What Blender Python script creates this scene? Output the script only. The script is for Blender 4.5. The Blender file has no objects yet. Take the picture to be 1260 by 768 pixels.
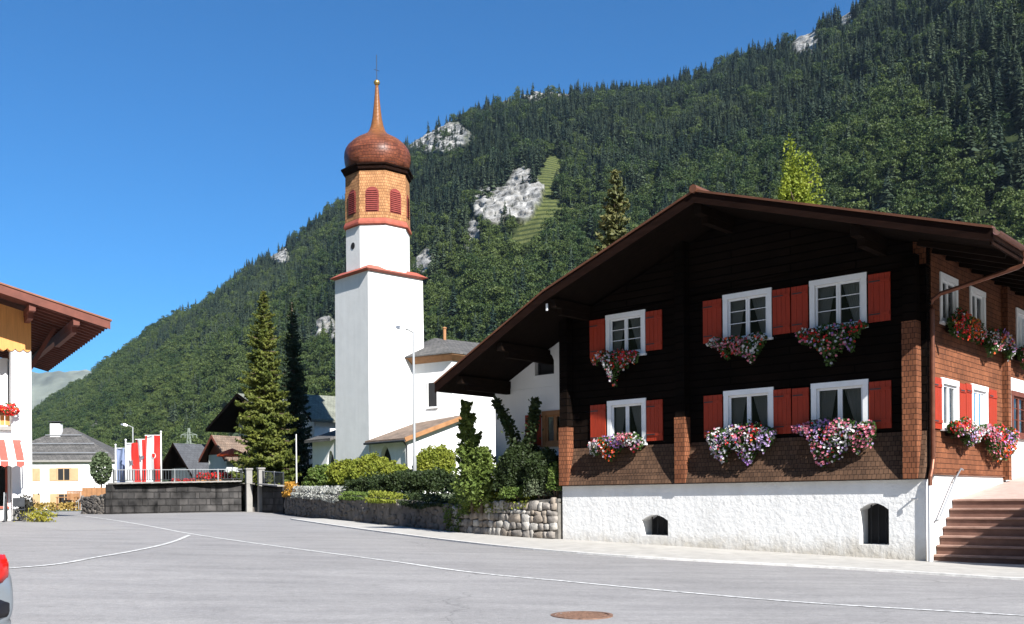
import bpy, bmesh, math, random
import numpy as np
from mathutils import Vector, Matrix
R = math.radians
random.seed(7)
rng = np.random.default_rng(7)
SC = bpy.context.scene
COL = SC.collection

# ---------------------------------------------------------------- camera model (35 mm lens, shifted, rolled half a degree)
F, CX, HY, TH, H = 1225.0, 630.0, 614.0, R(0.5), 1.6
CT, ST = math.cos(TH), math.sin(TH)
SUN_AZ, SUN_EL = R(31), R(38)          # sun stands behind the camera to the right

def ray(px, py):
    u = (px - CX) / F; v = (HY - py) / F
    return (CT * u + ST * v, 1.0, -ST * u + CT * v)

def at(px, py, Y):
    d = ray(px, py)
    return Vector((d[0] * Y, Y, H + d[2] * Y))

def G(x, y):
    """height of the village ground"""
    s = -x + 0.3 * y
    t = 0.1 + 0.028 * s
    return min(max(t, 0.0), 1.0) * min(max((y - 4) / 16, 0.0), 1.0)

def Gn(x, y):
    return np.clip(0.1 + 0.028 * (-x + 0.3 * y), 0, 1.0) * np.clip((y - 4) / 16, 0, 1)

def hit(px, py):
    d = ray(px, py); t = 10.0
    for _ in range(60):
        t = t * .5 + .5 * (G(d[0] * t, t) - H) / d[2]
    return Vector((d[0] * t, t, G(d[0] * t, t)))

cam = bpy.data.cameras.new('camera')
cam.sensor_width = 36; cam.lens = F / 1260 * 36
cam.shift_y = (HY - 384) / 1260
cam.clip_start = .1; cam.clip_end = 30000
co = bpy.data.objects.new('camera', cam); COL.objects.link(co)
m = Matrix(((CT, ST, 0), (0, 0, -1), (-ST, CT, 0))).to_4x4()
co.matrix_world = Matrix.Translation((0, 0, H)) @ m
SC.camera = co

# ---------------------------------------------------------------- materials
def new_mat(name):
    mt = bpy.data.materials.new(name); mt.use_nodes = True
    nt = mt.node_tree
    return mt, nt, nt.nodes['Principled BSDF']

def nd(nt, t, **kw):
    n = nt.nodes.new(t)
    for k, v in kw.items():
        if k in n.inputs.keys() if isinstance(k, str) else False:
            n.inputs[k].default_value = v
        else:
            setattr(n, k, v)
    return n

def c4(c): return (c[0], c[1], c[2], 1)

def noise_fac(nt, scale, detail=5, rough=.6, coord='Object', stretch=None):
    tc = nd(nt, 'ShaderNodeTexCoord')
    n = nd(nt, 'ShaderNodeTexNoise'); n.inputs['Scale'].default_value = scale
    n.inputs['Detail'].default_value = detail; n.inputs['Roughness'].default_value = rough
    src = tc.outputs[coord]
    if stretch:
        mp = nd(nt, 'ShaderNodeMapping'); mp.inputs['Scale'].default_value = stretch
        nt.links.new(src, mp.inputs[0]); src = mp.outputs[0]
    nt.links.new(src, n.inputs['Vector'])
    return n.outputs['Fac']

def ramp(nt, fac, stops):
    r = nd(nt, 'ShaderNodeValToRGB')
    e = r.color_ramp.elements
    e[0].position, e[0].color = stops[0][0], c4(stops[0][1])
    e[1].position, e[1].color = stops[-1][0], c4(stops[-1][1])
    for p, c in stops[1:-1]:
        x = e.new(p); x.color = c4(c)
    nt.links.new(fac, r.inputs[0])
    return r.outputs[0]

def mixc(nt, fac, a, b, mode='MIX'):
    n = nd(nt, 'ShaderNodeMix'); n.data_type = 'RGBA'; n.blend_type = mode
    for s, v in ((n.inputs[0], fac), (n.inputs[6], a), (n.inputs[7], b)):
        if hasattr(v, 'is_linked'): nt.links.new(v, s)
        elif isinstance(v, (int, float)): s.default_value = v
        else: s.default_value = c4(v)
    return n.outputs[2]

def bump(nt, bs, hgt, strength=.3, dist=.02):
    b = nd(nt, 'ShaderNodeBump'); b.inputs['Strength'].default_value = strength; b.inputs['Distance'].default_value = dist
    nt.links.new(hgt, b.inputs['Height']); nt.links.new(b.outputs[0], bs.inputs['Normal'])

def plain(name, col, rough=.75, var=.18, scale=4, bmp=.0, metallic=0, spec=.3, stretch=None, coord='Object', bdist=.01):
    mt, nt, bs = new_mat(name)
    f = noise_fac(nt, scale, stretch=stretch, coord=coord)
    lo = [max(0, c * (1 - var)) for c in col]; hi = [min(1, c * (1 + var)) for c in col]
    nt.links.new(ramp(nt, f, [(.3, lo), (.7, hi)]), bs.inputs['Base Color'])
    bs.inputs['Roughness'].default_value = rough; bs.inputs['Metallic'].default_value = metallic
    bs.inputs['Specular IOR Level'].default_value = spec
    if bmp:
        f2 = noise_fac(nt, scale * 5, stretch=stretch, coord=coord)
        bump(nt, bs, f2, bmp, bdist)
    return mt

def bricky(name, c1, c2, mortar, w, h, ms=.006, bmp=.6, dist=.02, rough=.85, stain=.35, sscale=1.2, offset=.5, bias=0, squash=1.0):
    """shingles, tiles or stone blocks: a brick pattern over the metre UVs with stains"""
    mt, nt, bs = new_mat(name)
    tc = nd(nt, 'ShaderNodeTexCoord')
    nz = nd(nt, 'ShaderNodeTexNoise'); nz.inputs['Scale'].default_value = 6
    nt.links.new(tc.outputs['UV'], nz.inputs['Vector'])
    va = nd(nt, 'ShaderNodeVectorMath'); va.operation = 'MULTIPLY_ADD'
    nt.links.new(nz.outputs['Color'], va.inputs[0]); va.inputs[1].default_value = (h * .18,) * 3
    nt.links.new(tc.outputs['UV'], va.inputs[2])
    br = nd(nt, 'ShaderNodeTexBrick'); br.offset = offset
    br.inputs['Scale'].default_value = 1
    br.inputs['Brick Width'].default_value = w; br.inputs['Row Height'].default_value = h
    br.inputs['Mortar Size'].default_value = ms; br.inputs['Mortar Smooth'].default_value = .3
    br.inputs['Bias'].default_value = bias
    br.inputs['Color1'].default_value = c4(c1); br.inputs['Color2'].default_value = c4(c2); br.inputs['Mortar'].default_value = c4(mortar)
    nt.links.new(va.outputs[0], br.inputs['Vector'])
    n2 = nd(nt, 'ShaderNodeTexNoise'); n2.inputs['Scale'].default_value = sscale; n2.inputs['Detail'].default_value = 6
    nt.links.new(tc.outputs['UV'], n2.inputs['Vector'])
    st = ramp(nt, n2.outputs['Fac'], [(.3, (1 - stain,) * 3), (.7, (1 + stain * .3,) * 3)])
    nt.links.new(mixc(nt, 1.0, br.outputs['Color'], st, 'MULTIPLY'), bs.inputs['Base Color'])
    # each row tilts out towards its lower edge like a shingle course
    sp = nd(nt, 'ShaderNodeSeparateXYZ'); nt.links.new(va.outputs[0], sp.inputs[0])
    dv = nd(nt, 'ShaderNodeMath'); dv.operation = 'DIVIDE'; nt.links.new(sp.outputs[1], dv.inputs[0]); dv.inputs[1].default_value = h
    fr = nd(nt, 'ShaderNodeMath'); fr.operation = 'FRACT'; nt.links.new(dv.outputs[0], fr.inputs[0])
    iv = nd(nt, 'ShaderNodeMath'); iv.operation = 'SUBTRACT'; iv.inputs[0].default_value = 1; nt.links.new(fr.outputs[0], iv.inputs[1])
    sb = nd(nt, 'ShaderNodeMath'); sb.operation = 'SUBTRACT'; nt.links.new(iv.outputs[0], sb.inputs[0]); nt.links.new(br.outputs['Fac'], sb.inputs[1])
    bump(nt, bs, sb.outputs[0], bmp, dist)
    bs.inputs['Roughness'].default_value = rough; bs.inputs['Specular IOR Level'].default_value = .2
    return mt

def leafy(name, c1, c2, trans=.3, scale=1.5, inst=False):
    """foliage: tone varies leaf clump by leaf clump, some light passes through"""
    mt, nt, bs = new_mat(name)
    f = noise_fac(nt, scale, 3)
    if inst:
        oi = nd(nt, 'ShaderNodeAttribute'); oi.attribute_type = 'INSTANCER'; oi.attribute_name = 'tone'
        col = ramp(nt, oi.outputs['Fac'], [(0, c1), (1, c2)])
        col = mixc(nt, .2, col, ramp(nt, f, [(.35, c1), (.65, c2)]))
    else:
        col = ramp(nt, f, [(.35, c1), (.65, c2)])
    out = nt.nodes['Material Output']
    nt.links.new(col, bs.inputs['Base Color']); bs.inputs['Roughness'].default_value = .6
    bs.inputs['Specular IOR Level'].default_value = .25
    tr = nd(nt, 'ShaderNodeBsdfTranslucent'); nt.links.new(col, tr.inputs[0])
    mx = nd(nt, 'ShaderNodeMixShader'); mx.inputs[0].default_value = trans
    nt.links.new(bs.outputs[0], mx.inputs[1]); nt.links.new(tr.outputs[0], mx.inputs[2])
    nt.links.new(mx.outputs[0], out.inputs[0])
    return mt

def glassy(name, tint=(.02, .025, .03), clear=.6):
    mt, nt, bs = new_mat(name)
    out = nt.nodes['Material Output']; nt.nodes.remove(bs)
    gl = nd(nt, 'ShaderNodeBsdfGlossy'); gl.inputs['Roughness'].default_value = .03; gl.inputs['Color'].default_value = (.9, .95, 1, 1)
    tp = nd(nt, 'ShaderNodeBsdfTransparent'); tp.inputs[0].default_value = (clear, clear * 1.02, clear, 1)
    fz = nd(nt, 'ShaderNodeFresnel'); fz.inputs[0].default_value = 1.5
    mx = nd(nt, 'ShaderNodeMixShader'); nt.links.new(fz.outputs[0], mx.inputs[0])
    nt.links.new(tp.outputs[0], mx.inputs[1]); nt.links.new(gl.outputs[0], mx.inputs[2]); nt.links.new(mx.outputs[0], out.inputs[0])
    return mt

MAT = {}
def plaster(name, col, stain=.12, bmp=.35, bscale=9):
    mt, nt, bs = new_mat(name)
    a = noise_fac(nt, .8, 6); b = noise_fac(nt, 2.2, 6, stretch=(1, 1, .12))
    ca = ramp(nt, a, [(.35, [c * (1 - stain) for c in col]), (.65, col)])
    cb = ramp(nt, b, [(.3, (1 - stain * .9,) * 3), (.6, (1, 1, 1))])
    nt.links.new(mixc(nt, 1.0, ca, cb, 'MULTIPLY'), bs.inputs['Base Color'])
    bump(nt, bs, noise_fac(nt, bscale, 6, .65), bmp, .04)
    bs.inputs['Roughness'].default_value = .9; bs.inputs['Specular IOR Level'].default_value = .15
    return mt
MAT['plaster'] = plaster('rough_white_plaster', (.80, .80, .79), .10, .7, 7)
nt_ = MAT['plaster'].node_tree; bs_ = nt_.nodes['Principled BSDF']; src_ = bs_.inputs['Base Color'].links[0].from_socket
tc_ = nd(nt_, 'ShaderNodeTexCoord'); sp_ = nd(nt_, 'ShaderNodeSeparateXYZ'); nt_.links.new(tc_.outputs['Object'], sp_.inputs[0])
ma_ = nd(nt_, 'ShaderNodeMath'); ma_.operation = 'MULTIPLY_ADD'; nt_.links.new(noise_fac(nt_, 1.6, 6, .7), ma_.inputs[0]); ma_.inputs[1].default_value = -1.1; nt_.links.new(sp_.outputs[2], ma_.inputs[2])
mr_ = nd(nt_, 'ShaderNodeMapRange'); mr_.inputs[1].default_value = -.42; mr_.inputs[2].default_value = .12; mr_.inputs[3].default_value = .75; mr_.inputs[4].default_value = 0; nt_.links.new(ma_.outputs[0], mr_.inputs[0])
nt_.links.new(mixc(nt_, mr_.outputs[0], src_, (.40, .36, .29)), bs_.inputs['Base Color'])
MAT['plaster_church'] = plaster('church_plaster', (.80, .80, .79), .07, .2, 3)
MAT['plaster_smooth'] = plaster('smooth_white_plaster', (.80, .80, .80), .05, .12, 12)
MAT['plaster_grey'] = plaster('grey_plaster', (.55, .58, .58), .1, .15, 8)
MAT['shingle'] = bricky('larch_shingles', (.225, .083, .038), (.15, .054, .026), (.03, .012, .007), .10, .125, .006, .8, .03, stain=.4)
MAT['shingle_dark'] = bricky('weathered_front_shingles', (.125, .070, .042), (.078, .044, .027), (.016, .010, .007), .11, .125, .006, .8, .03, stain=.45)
MAT['shingle_tower'] = bricky('belfry_shingles', (.49, .25, .115), (.36, .175, .075), (.15, .07, .035), .16, .2, .012, .6, .03, stain=.3)
MAT['dome'] = bricky('red_copper_shingles', (.22, .070, .036), (.135, .043, .026), (.06, .02, .013), .22, .24, .014, .6, .03, rough=.40, stain=.6, sscale=.9)
nt_ = MAT['dome'].node_tree; bs_ = nt_.nodes['Principled BSDF']; src_ = bs_.inputs['Base Color'].links[0].from_socket
tc_ = nd(nt_, 'ShaderNodeTexCoord'); sp_ = nd(nt_, 'ShaderNodeSeparateXYZ'); nt_.links.new(tc_.outputs['Object'], sp_.inputs[0])
mr_ = nd(nt_, 'ShaderNodeMapRange'); mr_.inputs[1].default_value = 26.4; mr_.inputs[2].default_value = 28.2; nt_.links.new(sp_.outputs[2], mr_.inputs[0])
nt_.links.new(mixc(nt_, mr_.outputs[0], src_, mixc(nt_, .5, src_, (.26, .12, .035))), bs_.inputs['Base Color'])
MAT['louvre_red'] = plain('louvre_red_paint', (.19, .035, .028), .6, .2, 3)
MAT['red_trim'] = plain('red_painted_trim', (.33, .085, .055), .6, .2, 3)
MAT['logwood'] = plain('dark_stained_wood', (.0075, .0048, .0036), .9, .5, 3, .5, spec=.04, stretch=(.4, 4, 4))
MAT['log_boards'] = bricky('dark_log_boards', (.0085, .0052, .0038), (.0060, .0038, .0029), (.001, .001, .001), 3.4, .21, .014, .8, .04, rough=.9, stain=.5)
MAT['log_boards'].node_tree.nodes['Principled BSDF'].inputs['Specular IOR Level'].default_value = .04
MAT['beam'] = plain('dark_beam_wood', (.010, .006, .0042), .9, .4, 3, .3, spec=.05, stretch=(1, 1, 6))
MAT['barge'] = plain('brown_bargeboard', (.013, .006, .0042), .85, .3, 2, .2, spec=.05, stretch=(1, 6, 6))
MAT['roof_edge'] = plain('brown_sheet_metal', (.20, .085, .05), .45, .2, 2, metallic=.5)
MAT['tiles_brown'] = bricky('brown_roof_tiles', (.10, .05, .035), (.075, .04, .03), (.02, .01, .01), .25, .3, .01, .5, .03)
MAT['red_shutter'] = plain('red_shutter_paint', (.30, .030, .011), .55, .15, 5, .25, stretch=(8, 8, .6))
MAT['white_paint'] = plain('white_window_paint', (.78, .79, .80), .45, .05, 5)
MAT['glass'] = glassy('window_glass')
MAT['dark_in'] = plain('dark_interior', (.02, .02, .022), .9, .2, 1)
MAT['curtain'] = leafy('sheer_curtain', (.62, .62, .62), (.72, .72, .72), .4)
MAT['concrete'] = plain('pale_concrete', (.25, .24, .225), .9, .15, 3, .3)
MAT['tread'] = plain('worn_red_tread_stone', (.30, .185, .145), .85, .25, 3, .25)
MAT['step_stone'] = plain('reddish_step_stone', (.17, .092, .07), .85, .25, 2.5, .25)
MAT['ramp'] = plain('pink_paving', (.42, .31, .27), .9, .12, 4, .2)
MAT['copper'] = plain('brown_copper_pipe', (.16, .065, .04), .45, .2, 6, metallic=.6)
MAT['steel'] = plain('galvanised_steel', (.45, .46, .47), .42, .1, 5, metallic=.8)
MAT['grey_paint'] = plain('pale_grey_pole_paint', (.26, .27, .275), .5, .06, 2)
MAT['iron'] = plain('dark_iron', (.03, .033, .038), .6, .3, 5)
MAT['rust'] = plain('rusty_iron', (.17, .098, .068), .75, .45, 22, .6, spec=.3)
MAT['block_wall'] = bricky('dark_stone_blocks', (.075, .070, .067), (.045, .043, .042), (.034, .032, .031), .8, .36, .03, .9, .06, stain=.95, sscale=.9)
MAT['mortar'] = plain('wall_mortar', (.15, .14, .125), .95, .3, 5, .4)
MAT['fieldstone'] = plain('field_stone', (.22, .20, .18), .9, .45, 3.2, .6, bdist=.03)
MAT['oldwall'] = plain('old_stained_wall', (.125, .112, .10), .95, .45, 2.2, .7, bdist=.04)
MAT['grey_roof'] = bricky('grey_slate_roof', (.13, .125, .12), (.09, .088, .086), (.03, .03, .03), .35, .3, .015, .5, .03, stain=.3)
MAT['green_roof'] = bricky('grey_green_shingle_roof', (.22, .23, .19), (.17, .18, .15), (.08, .08, .07), .3, .3, .012, .5, .03, stain=.25)
MAT['tan_roof'] = bricky('weathered_wood_shingle_roof', (.23, .165, .125), (.165, .125, .098), (.07, .05, .04), .2, .3, .012, .6, .03, stain=.35)
MAT['dark_roof'] = bricky('anthracite_roof', (.085, .09, .10), (.07, .074, .083), (.03, .03, .035), .4, .35, .012, .4, .02, stain=.2)
MAT['orange_wood'] = plain('orange_gable_boards', (.56, .25, .075), .7, .15, 2, .2, stretch=(8, 8, .5))
MAT['brown_wood'] = plain('red_brown_eaves_wood', (.13, .040, .026), .65, .25, 3, .2)
MAT['lit_wood'] = plain('honey_wood', (.31, .155, .07), .7, .2, 3, .2)
MAT['tan_paint'] = plain('tan_shutter_paint', (.44, .30, .17), .7, .1, 3)
MAT['awning_red'] = plain('awning_red_cloth', (.55, .09, .07), .85, .08, 5)
MAT['awning_white'] = plain('awning_white_cloth', (.78, .74, .70), .85, .05, 5)
MAT['flag_red'] = leafy('flag_red_cloth', (.62, .03, .025), (.70, .04, .03), .35)
MAT['flag_white'] = leafy('flag_white_cloth', (.78, .78, .78), (.82, .82, .82), .35)
MAT['flag_blue'] = leafy('flag_blue_cloth', (.22, .28, .44), (.27, .33, .50), .3)
MAT['flag_grey'] = plain('emblem_grey', (.12, .12, .14), .8)
MAT['bark'] = plain('tree_bark', (.09, .065, .045), .95, .3, 6, .5)
MAT['parasol'] = leafy('orange_red_canvas', (.70, .11, .03), (.78, .15, .04), .45)
def asphalt():
    mt, nt, bs = new_mat('worn_asphalt')
    a = noise_fac(nt, .22, 5); b = noise_fac(nt, 60, 3, .7); c = noise_fac(nt, .9, 6, .65, stretch=(.5, 2.0, 1)); e = noise_fac(nt, 2.7, 4)
    c0 = ramp(nt, a, [(.3, (.228, .220, .216)), (.7, (.275, .266, .261))])
    c1 = mixc(nt, 1.0, c0, ramp(nt, c, [(.32, (.82, .82, .83)), (.62, (1.05, 1.05, 1.05))]), 'MULTIPLY')
    c2 = mixc(nt, 1.0, c1, ramp(nt, b, [(.3, (.72, .72, .72)), (.7, (1.22, 1.22, 1.22))]), 'MULTIPLY')
    c3 = mixc(nt, 1.0, c2, ramp(nt, e, [(.25, (.9, .9, .9)), (.45, (1, 1, 1))]), 'MULTIPLY')
    c3 = mixc(nt, 1.0, c3, ramp(nt, noise_fac(nt, 11, 4, .75), [(.3, (.84, .84, .84)), (.7, (1.14, 1.14, 1.14))]), 'MULTIPLY')
    tc = nd(nt, 'ShaderNodeTexCoord'); wn = nd(nt, 'ShaderNodeTexNoise'); wn.inputs['Scale'].default_value = 1.3; wn.inputs['Detail'].default_value = 5; nt.links.new(tc.outputs['Object'], wn.inputs['Vector'])
    wa = nd(nt, 'ShaderNodeVectorMath'); wa.operation = 'MULTIPLY_ADD'; nt.links.new(wn.outputs['Color'], wa.inputs[0]); wa.inputs[1].default_value = (1.1, 1.1, 0); nt.links.new(tc.outputs['Object'], wa.inputs[2])
    vo = nd(nt, 'ShaderNodeTexVoronoi'); vo.feature = 'DISTANCE_TO_EDGE'; vo.inputs['Scale'].default_value = .16; nt.links.new(wa.outputs[0], vo.inputs['Vector'])
    crack = ramp(nt, vo.outputs['Distance'], [(.0, (.62, .62, .62)), (.0035, (1, 1, 1))])
    c3 = mixc(nt, ramp(nt, noise_fac(nt, .13, 3), [(.42, (0, 0, 0)), (.55, (.85, .85, .85))]), c3, mixc(nt, 1.0, c3, crack, 'MULTIPLY'))
    nt.links.new(c3, bs.inputs['Base Color']); bs.inputs['Roughness'].default_value = .82
    bs.inputs['Specular IOR Level'].default_value = .35
    bump(nt, bs, b, .35, .006)
    return mt
MAT['asphalt'] = asphalt()
MAT['tyre'] = plain('tyre_darkened_asphalt', (.205, .199, .196), .85, .2, 5, .3)
MAT['patch'] = plain('older_darker_asphalt', (.25, .243, .237), .85, .12, 8, .3)
def linepaint():
    mt, nt, bs = new_mat('worn_road_paint')
    f = noise_fac(nt, 9, 5, .7)
    nt.links.new(ramp(nt, f, [(.38, (.27, .265, .26)), (.56, (.60, .60, .59))]), bs.inputs['Base Color'])
    bs.inputs['Roughness'].default_value = .8
    return mt
MAT['line'] = linepaint()
MAT['pavement'] = plain('pale_pavement', (.36, .345, .32), .9, .16, 2.5, .25)
MAT['kerb'] = plain('pale_granite_kerb', (.56, .55, .53), .85, .2, 6, .3)
MAT['grass'] = plain('lawn_grass', (.062, .082, .032), .95, .4, 3, .6)
MAT['silver'] = plain('silver_blue_car_paint', (.27, .30, .33), .28, .03, 1, metallic=.5, spec=.6)
MAT['black_plastic'] = plain('black_plastic', (.012, .013, .018), .45, .2, 4)
MAT['rubber'] = plain('tyre_rubber', (.015, .015, .015), .85, .2, 5)

# ---------------------------------------------------------------- object helpers
def link(o, parent=None):
    COL.objects.link(o)
    if parent is not None: o.parent = parent
    return o

def tag(o, label=None, cat=None, group=None, kind=None):
    for k, v in (('label', label), ('category', cat), ('group', group), ('kind', kind)):
        if v: o[k] = v
    return o

def empty(name, loc, rz=0, label=None, cat=None, group=None):
    o = bpy.data.objects.new(name, None); o.empty_display_size = .3
    o.location = loc; o.rotation_euler = (0, 0, rz)
    link(o); return tag(o, label, cat, group)

def metre_uv(me):
    n = len(me.loops)
    if not n: return
    uv = me.uv_layers.new(name='UVMap')
    co_ = np.empty(len(me.vertices) * 3, np.float32); me.vertices.foreach_get('co', co_); co_ = co_.reshape(-1, 3)
    vi = np.empty(n, np.int32); me.loops.foreach_get('vertex_index', vi)
    nf = len(me.polygons)
    nr = np.empty(nf * 3, np.float32); me.polygons.foreach_get('normal', nr); nr = nr.reshape(-1, 3)
    lt = np.empty(nf, np.int32); me.polygons.foreach_get('loop_total', lt)
    ln = np.repeat(nr, lt, axis=0)
    P = co_[vi]
    t = np.stack([-ln[:, 1], ln[:, 0], np.zeros(n)], 1); L = np.linalg.norm(t, axis=1)
    flat = L < .15
    t[flat] = (1, 0, 0); L[flat] = 1; t /= L[:, None]
    b = np.cross(ln, t)
    b[flat] = (0, 1, 0)
    out = np.stack([(P * t).sum(1), (P * b).sum(1)], 1).astype(np.float32)
    uv.data.foreach_set('uv', out.ravel())

class MB:
    """collects faces; build() links them as one mesh object. map turns (u right, v up, w outward) into local x, y, z"""
    def __init__(s, map=None): s.V = []; s.Fc = []; s.M = []; s.map = map; s.mi = 0
    def vt(s, p):
        s.V.append(tuple(s.map(*p)) if s.map else tuple(p)); return len(s.V) - 1
    def face(s, pts):
        s.Fc.append([s.vt(p) for p in pts]); s.M.append(s.mi); return s
    def fi(s, idx): s.Fc.append(list(idx)); s.M.append(s.mi)
    def box(s, a0, a1, b0, b1, c0, c1):
        i = [s.vt(p) for p in ((a0, b0, c0), (a1, b0, c0), (a1, b1, c0), (a0, b1, c0), (a0, b0, c1), (a1, b0, c1), (a1, b1, c1), (a0, b1, c1))]
        for q in ((0, 3, 2, 1), (4, 5, 6, 7), (0, 1, 5, 4), (1, 2, 6, 5), (2, 3, 7, 6), (3, 0, 4, 7)): s.fi([i[k] for k in q])
        return s
    def prism(s, A, B):
        """two matching rings of 3-D points"""
        n = len(A); a = [s.vt(p) for p in A]; b = [s.vt(p) for p in B]
        s.fi(a[::-1]); s.fi(b)
        for k in range(n): s.fi((a[k], a[(k + 1) % n], b[(k + 1) % n], b[k]))
        return s
    def extr(s, poly, w0, w1):
        """2-D polygon in (u, v), thickness w0..w1"""
        return s.prism([(p[0], p[1], w0) for p in poly], [(p[0], p[1], w1) for p in poly])
    def beam(s, p, q, w, h, up=(0, 0, 1)):
        p = Vector(p); q = Vector(q); d = (q - p).normalized(); u = Vector(up)
        sd = d.cross(u)
        if sd.length < 1e-4: sd = d.cross(Vector((1, 0, 0)))
        sd.normalize(); u = sd.cross(d)
        f = lambda c: [c + sd * (w / 2 * a) + u * (h / 2 * b) for a, b in ((-1, -1), (1, -1), (1, 1), (-1, 1))]
        return s.prism(f(p), f(q))
    def tube(s, pts, r, n=8, r2=None):
        pts = [Vector(p) for p in pts]; rings = []
        m_ = len(pts)
        for k, p in enumerate(pts):
            d = (pts[min(k + 1, m_ - 1)] - pts[max(k - 1, 0)]).normalized()
            a = d.cross(Vector((0, 0, 1)))
            if a.length < .05: a = d.cross(Vector((1, 0, 0)))
            a.normalize(); b = d.cross(a)
            rr = r if r2 is None else r + (r2 - r) * k / max(1, m_ - 1)
            rings.append([s.vt(p + (a * math.cos(2 * math.pi * j / n) + b * math.sin(2 * math.pi * j / n)) * rr) for j in range(n)])
        for k in range(m_ - 1):
            for j in range(n): s.fi((rings[k][j], rings[k][(j + 1) % n], rings[k + 1][(j + 1) % n], rings[k + 1][j]))
        s.fi(rings[0][::-1]); s.fi(rings[-1]); return s
    def lathe(s, prof, n, c=(0, 0), rot=0, sq=1.0):
        rings = []
        for r, z in prof:
            rings.append([s.vt((c[0] + r * math.cos(rot + 2 * math.pi * j / n), c[1] + r * sq * math.sin(rot + 2 * math.pi * j / n), z)) for j in range(n)])
        for k in range(len(prof) - 1):
            for j in range(n): s.fi((rings[k][j], rings[k][(j + 1) % n], rings[k + 1][(j + 1) % n], rings[k + 1][j]))
        s.fi(rings[0][::-1]); s.fi(rings[-1]); return s
    def wall(s, u0, u1, v0, v1, holes, w0, w1):
        us = sorted({u0, u1, *[x for h in holes for x in h[:2] if u0 < x < u1]}); vs = sorted({v0, v1, *[x for h in holes for x in h[2:4] if v0 < x < v1]})
        def solid(i, j):
            if not (0 <= i < len(us) - 1 and 0 <= j < len(vs) - 1): return False
            a = (us[i] + us[i + 1]) / 2; b = (vs[j] + vs[j + 1]) / 2
            return not any(h[0] < a < h[1] and h[2] < b < h[3] for h in holes)
        for i in range(len(us) - 1):
            for j in range(len(vs) - 1):
                if not solid(i, j): continue
                a, b, c, d = us[i], us[i + 1], vs[j], vs[j + 1]
                s.face(((a, c, w1), (b, c, w1), (b, d, w1), (a, d, w1))); s.face(((a, c, w0), (a, d, w0), (b, d, w0), (b, c, w0)))
                if not solid(i - 1, j): s.face(((a, c, w0), (a, c, w1), (a, d, w1), (a, d, w0)))
                if not solid(i + 1, j): s.face(((b, c, w0), (b, d, w0), (b, d, w1), (b, c, w1)))
                if not solid(i, j - 1): s.face(((a, c, w0), (b, c, w0), (b, c, w1), (a, c, w1)))
                if not solid(i, j + 1): s.face(((a, d, w0), (a, d, w1), (b, d, w1), (b, d, w0)))
        return s
    def build(s, name, mats, parent=None, smooth=False, bevel=0, weld=True):
        me = bpy.data.meshes.new(name); me.from_pydata(s.V, [], s.Fc)
        if not isinstance(mats, (list, tuple)): mats = [mats]
        for x in mats: me.materials.append(MAT[x] if isinstance(x, str) else x)
        me.polygons.foreach_set('material_index', s.M)
        b = bmesh.new(); b.from_mesh(me)
        if weld: bmesh.ops.remove_doubles(b, verts=b.verts, dist=1e-4)
        bmesh.ops.recalc_face_normals(b, faces=b.faces)
        if bevel: bmesh.ops.bevel(b, geom=[e for e in b.edges if len(e.link_faces) == 2 and e.calc_face_angle(0) > .6], offset=bevel, segments=1, affect='EDGES')
        b.to_mesh(me); b.free()
        if smooth:
            me.polygons.foreach_set('use_smooth', [True] * len(me.polygons))
        metre_uv(me)
        o = bpy.data.objects.new(name, me); return link(o, parent)

def np_mesh(name, V, Fq, mats, parent=None, mi=None, smooth=False):
    """quads (n x 4) or triangles (n x 3) from arrays"""
    V = np.asarray(V, np.float32); Fq = np.asarray(Fq, np.int32); k = Fq.shape[1]
    me = bpy.data.meshes.new(name)
    me.vertices.add(len(V)); me.vertices.foreach_set('co', V.ravel())
    me.loops.add(Fq.size); me.loops.foreach_set('vertex_index', Fq.ravel())
    me.polygons.add(len(Fq)); me.polygons.foreach_set('loop_start', np.arange(0, Fq.size, k, dtype=np.int32))
    if not isinstance(mats, (list, tuple)): mats = [mats]
    for x in mats: me.materials.append(MAT[x] if isinstance(x, str) else x)
    if mi is not None: me.polygons.foreach_set('material_index', np.asarray(mi, np.int32))
    if smooth: me.polygons.foreach_set('use_smooth', np.ones(len(Fq), bool))
    me.update(calc_edges=True)
    o = bpy.data.objects.new(name, me); return link(o, parent)

# numpy value noise
def _h(i, j, k):
    n = (i * 374761393 + j * 668265263 + k * 2147483647 * 7) & 0xFFFFFFFF
    n = ((n ^ (n >> 13)) * 1274126177) & 0xFFFFFFFF
    return ((n ^ (n >> 16)) & 0xFFFF) / 65535.0
def vnoise(x, y, z=None):
    x = np.asarray(x, float); y = np.asarray(y, float); z = np.zeros_like(x) if z is None else np.asarray(z, float)
    i = np.floor(x).astype(np.int64); j = np.floor(y).astype(np.int64); k = np.floor(z).astype(np.int64)
    f, g, h = x - i, y - j, z - k
    f = f * f * (3 - 2 * f); g = g * g * (3 - 2 * g); h = h * h * (3 - 2 * h)
    r = 0
    for a in (0, 1):
        for b in (0, 1):
            for c in (0, 1):
                r = r + _h(i + a, j + b, k + c) * (f if a else 1 - f) * (g if b else 1 - g) * (h if c else 1 - h)
    return r * 2 - 1
def fbm(x, y, z=None, o=4):
    r = 0; a = 1; s = 1; t = 0
    for q in range(o):
        r = r + a * vnoise(np.asarray(x) * s + 17.3 * q, np.asarray(y) * s + 5.1 * q, None if z is None else np.asarray(z) * s); t += a; a *= .5; s *= 2.03
    return r / t

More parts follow.
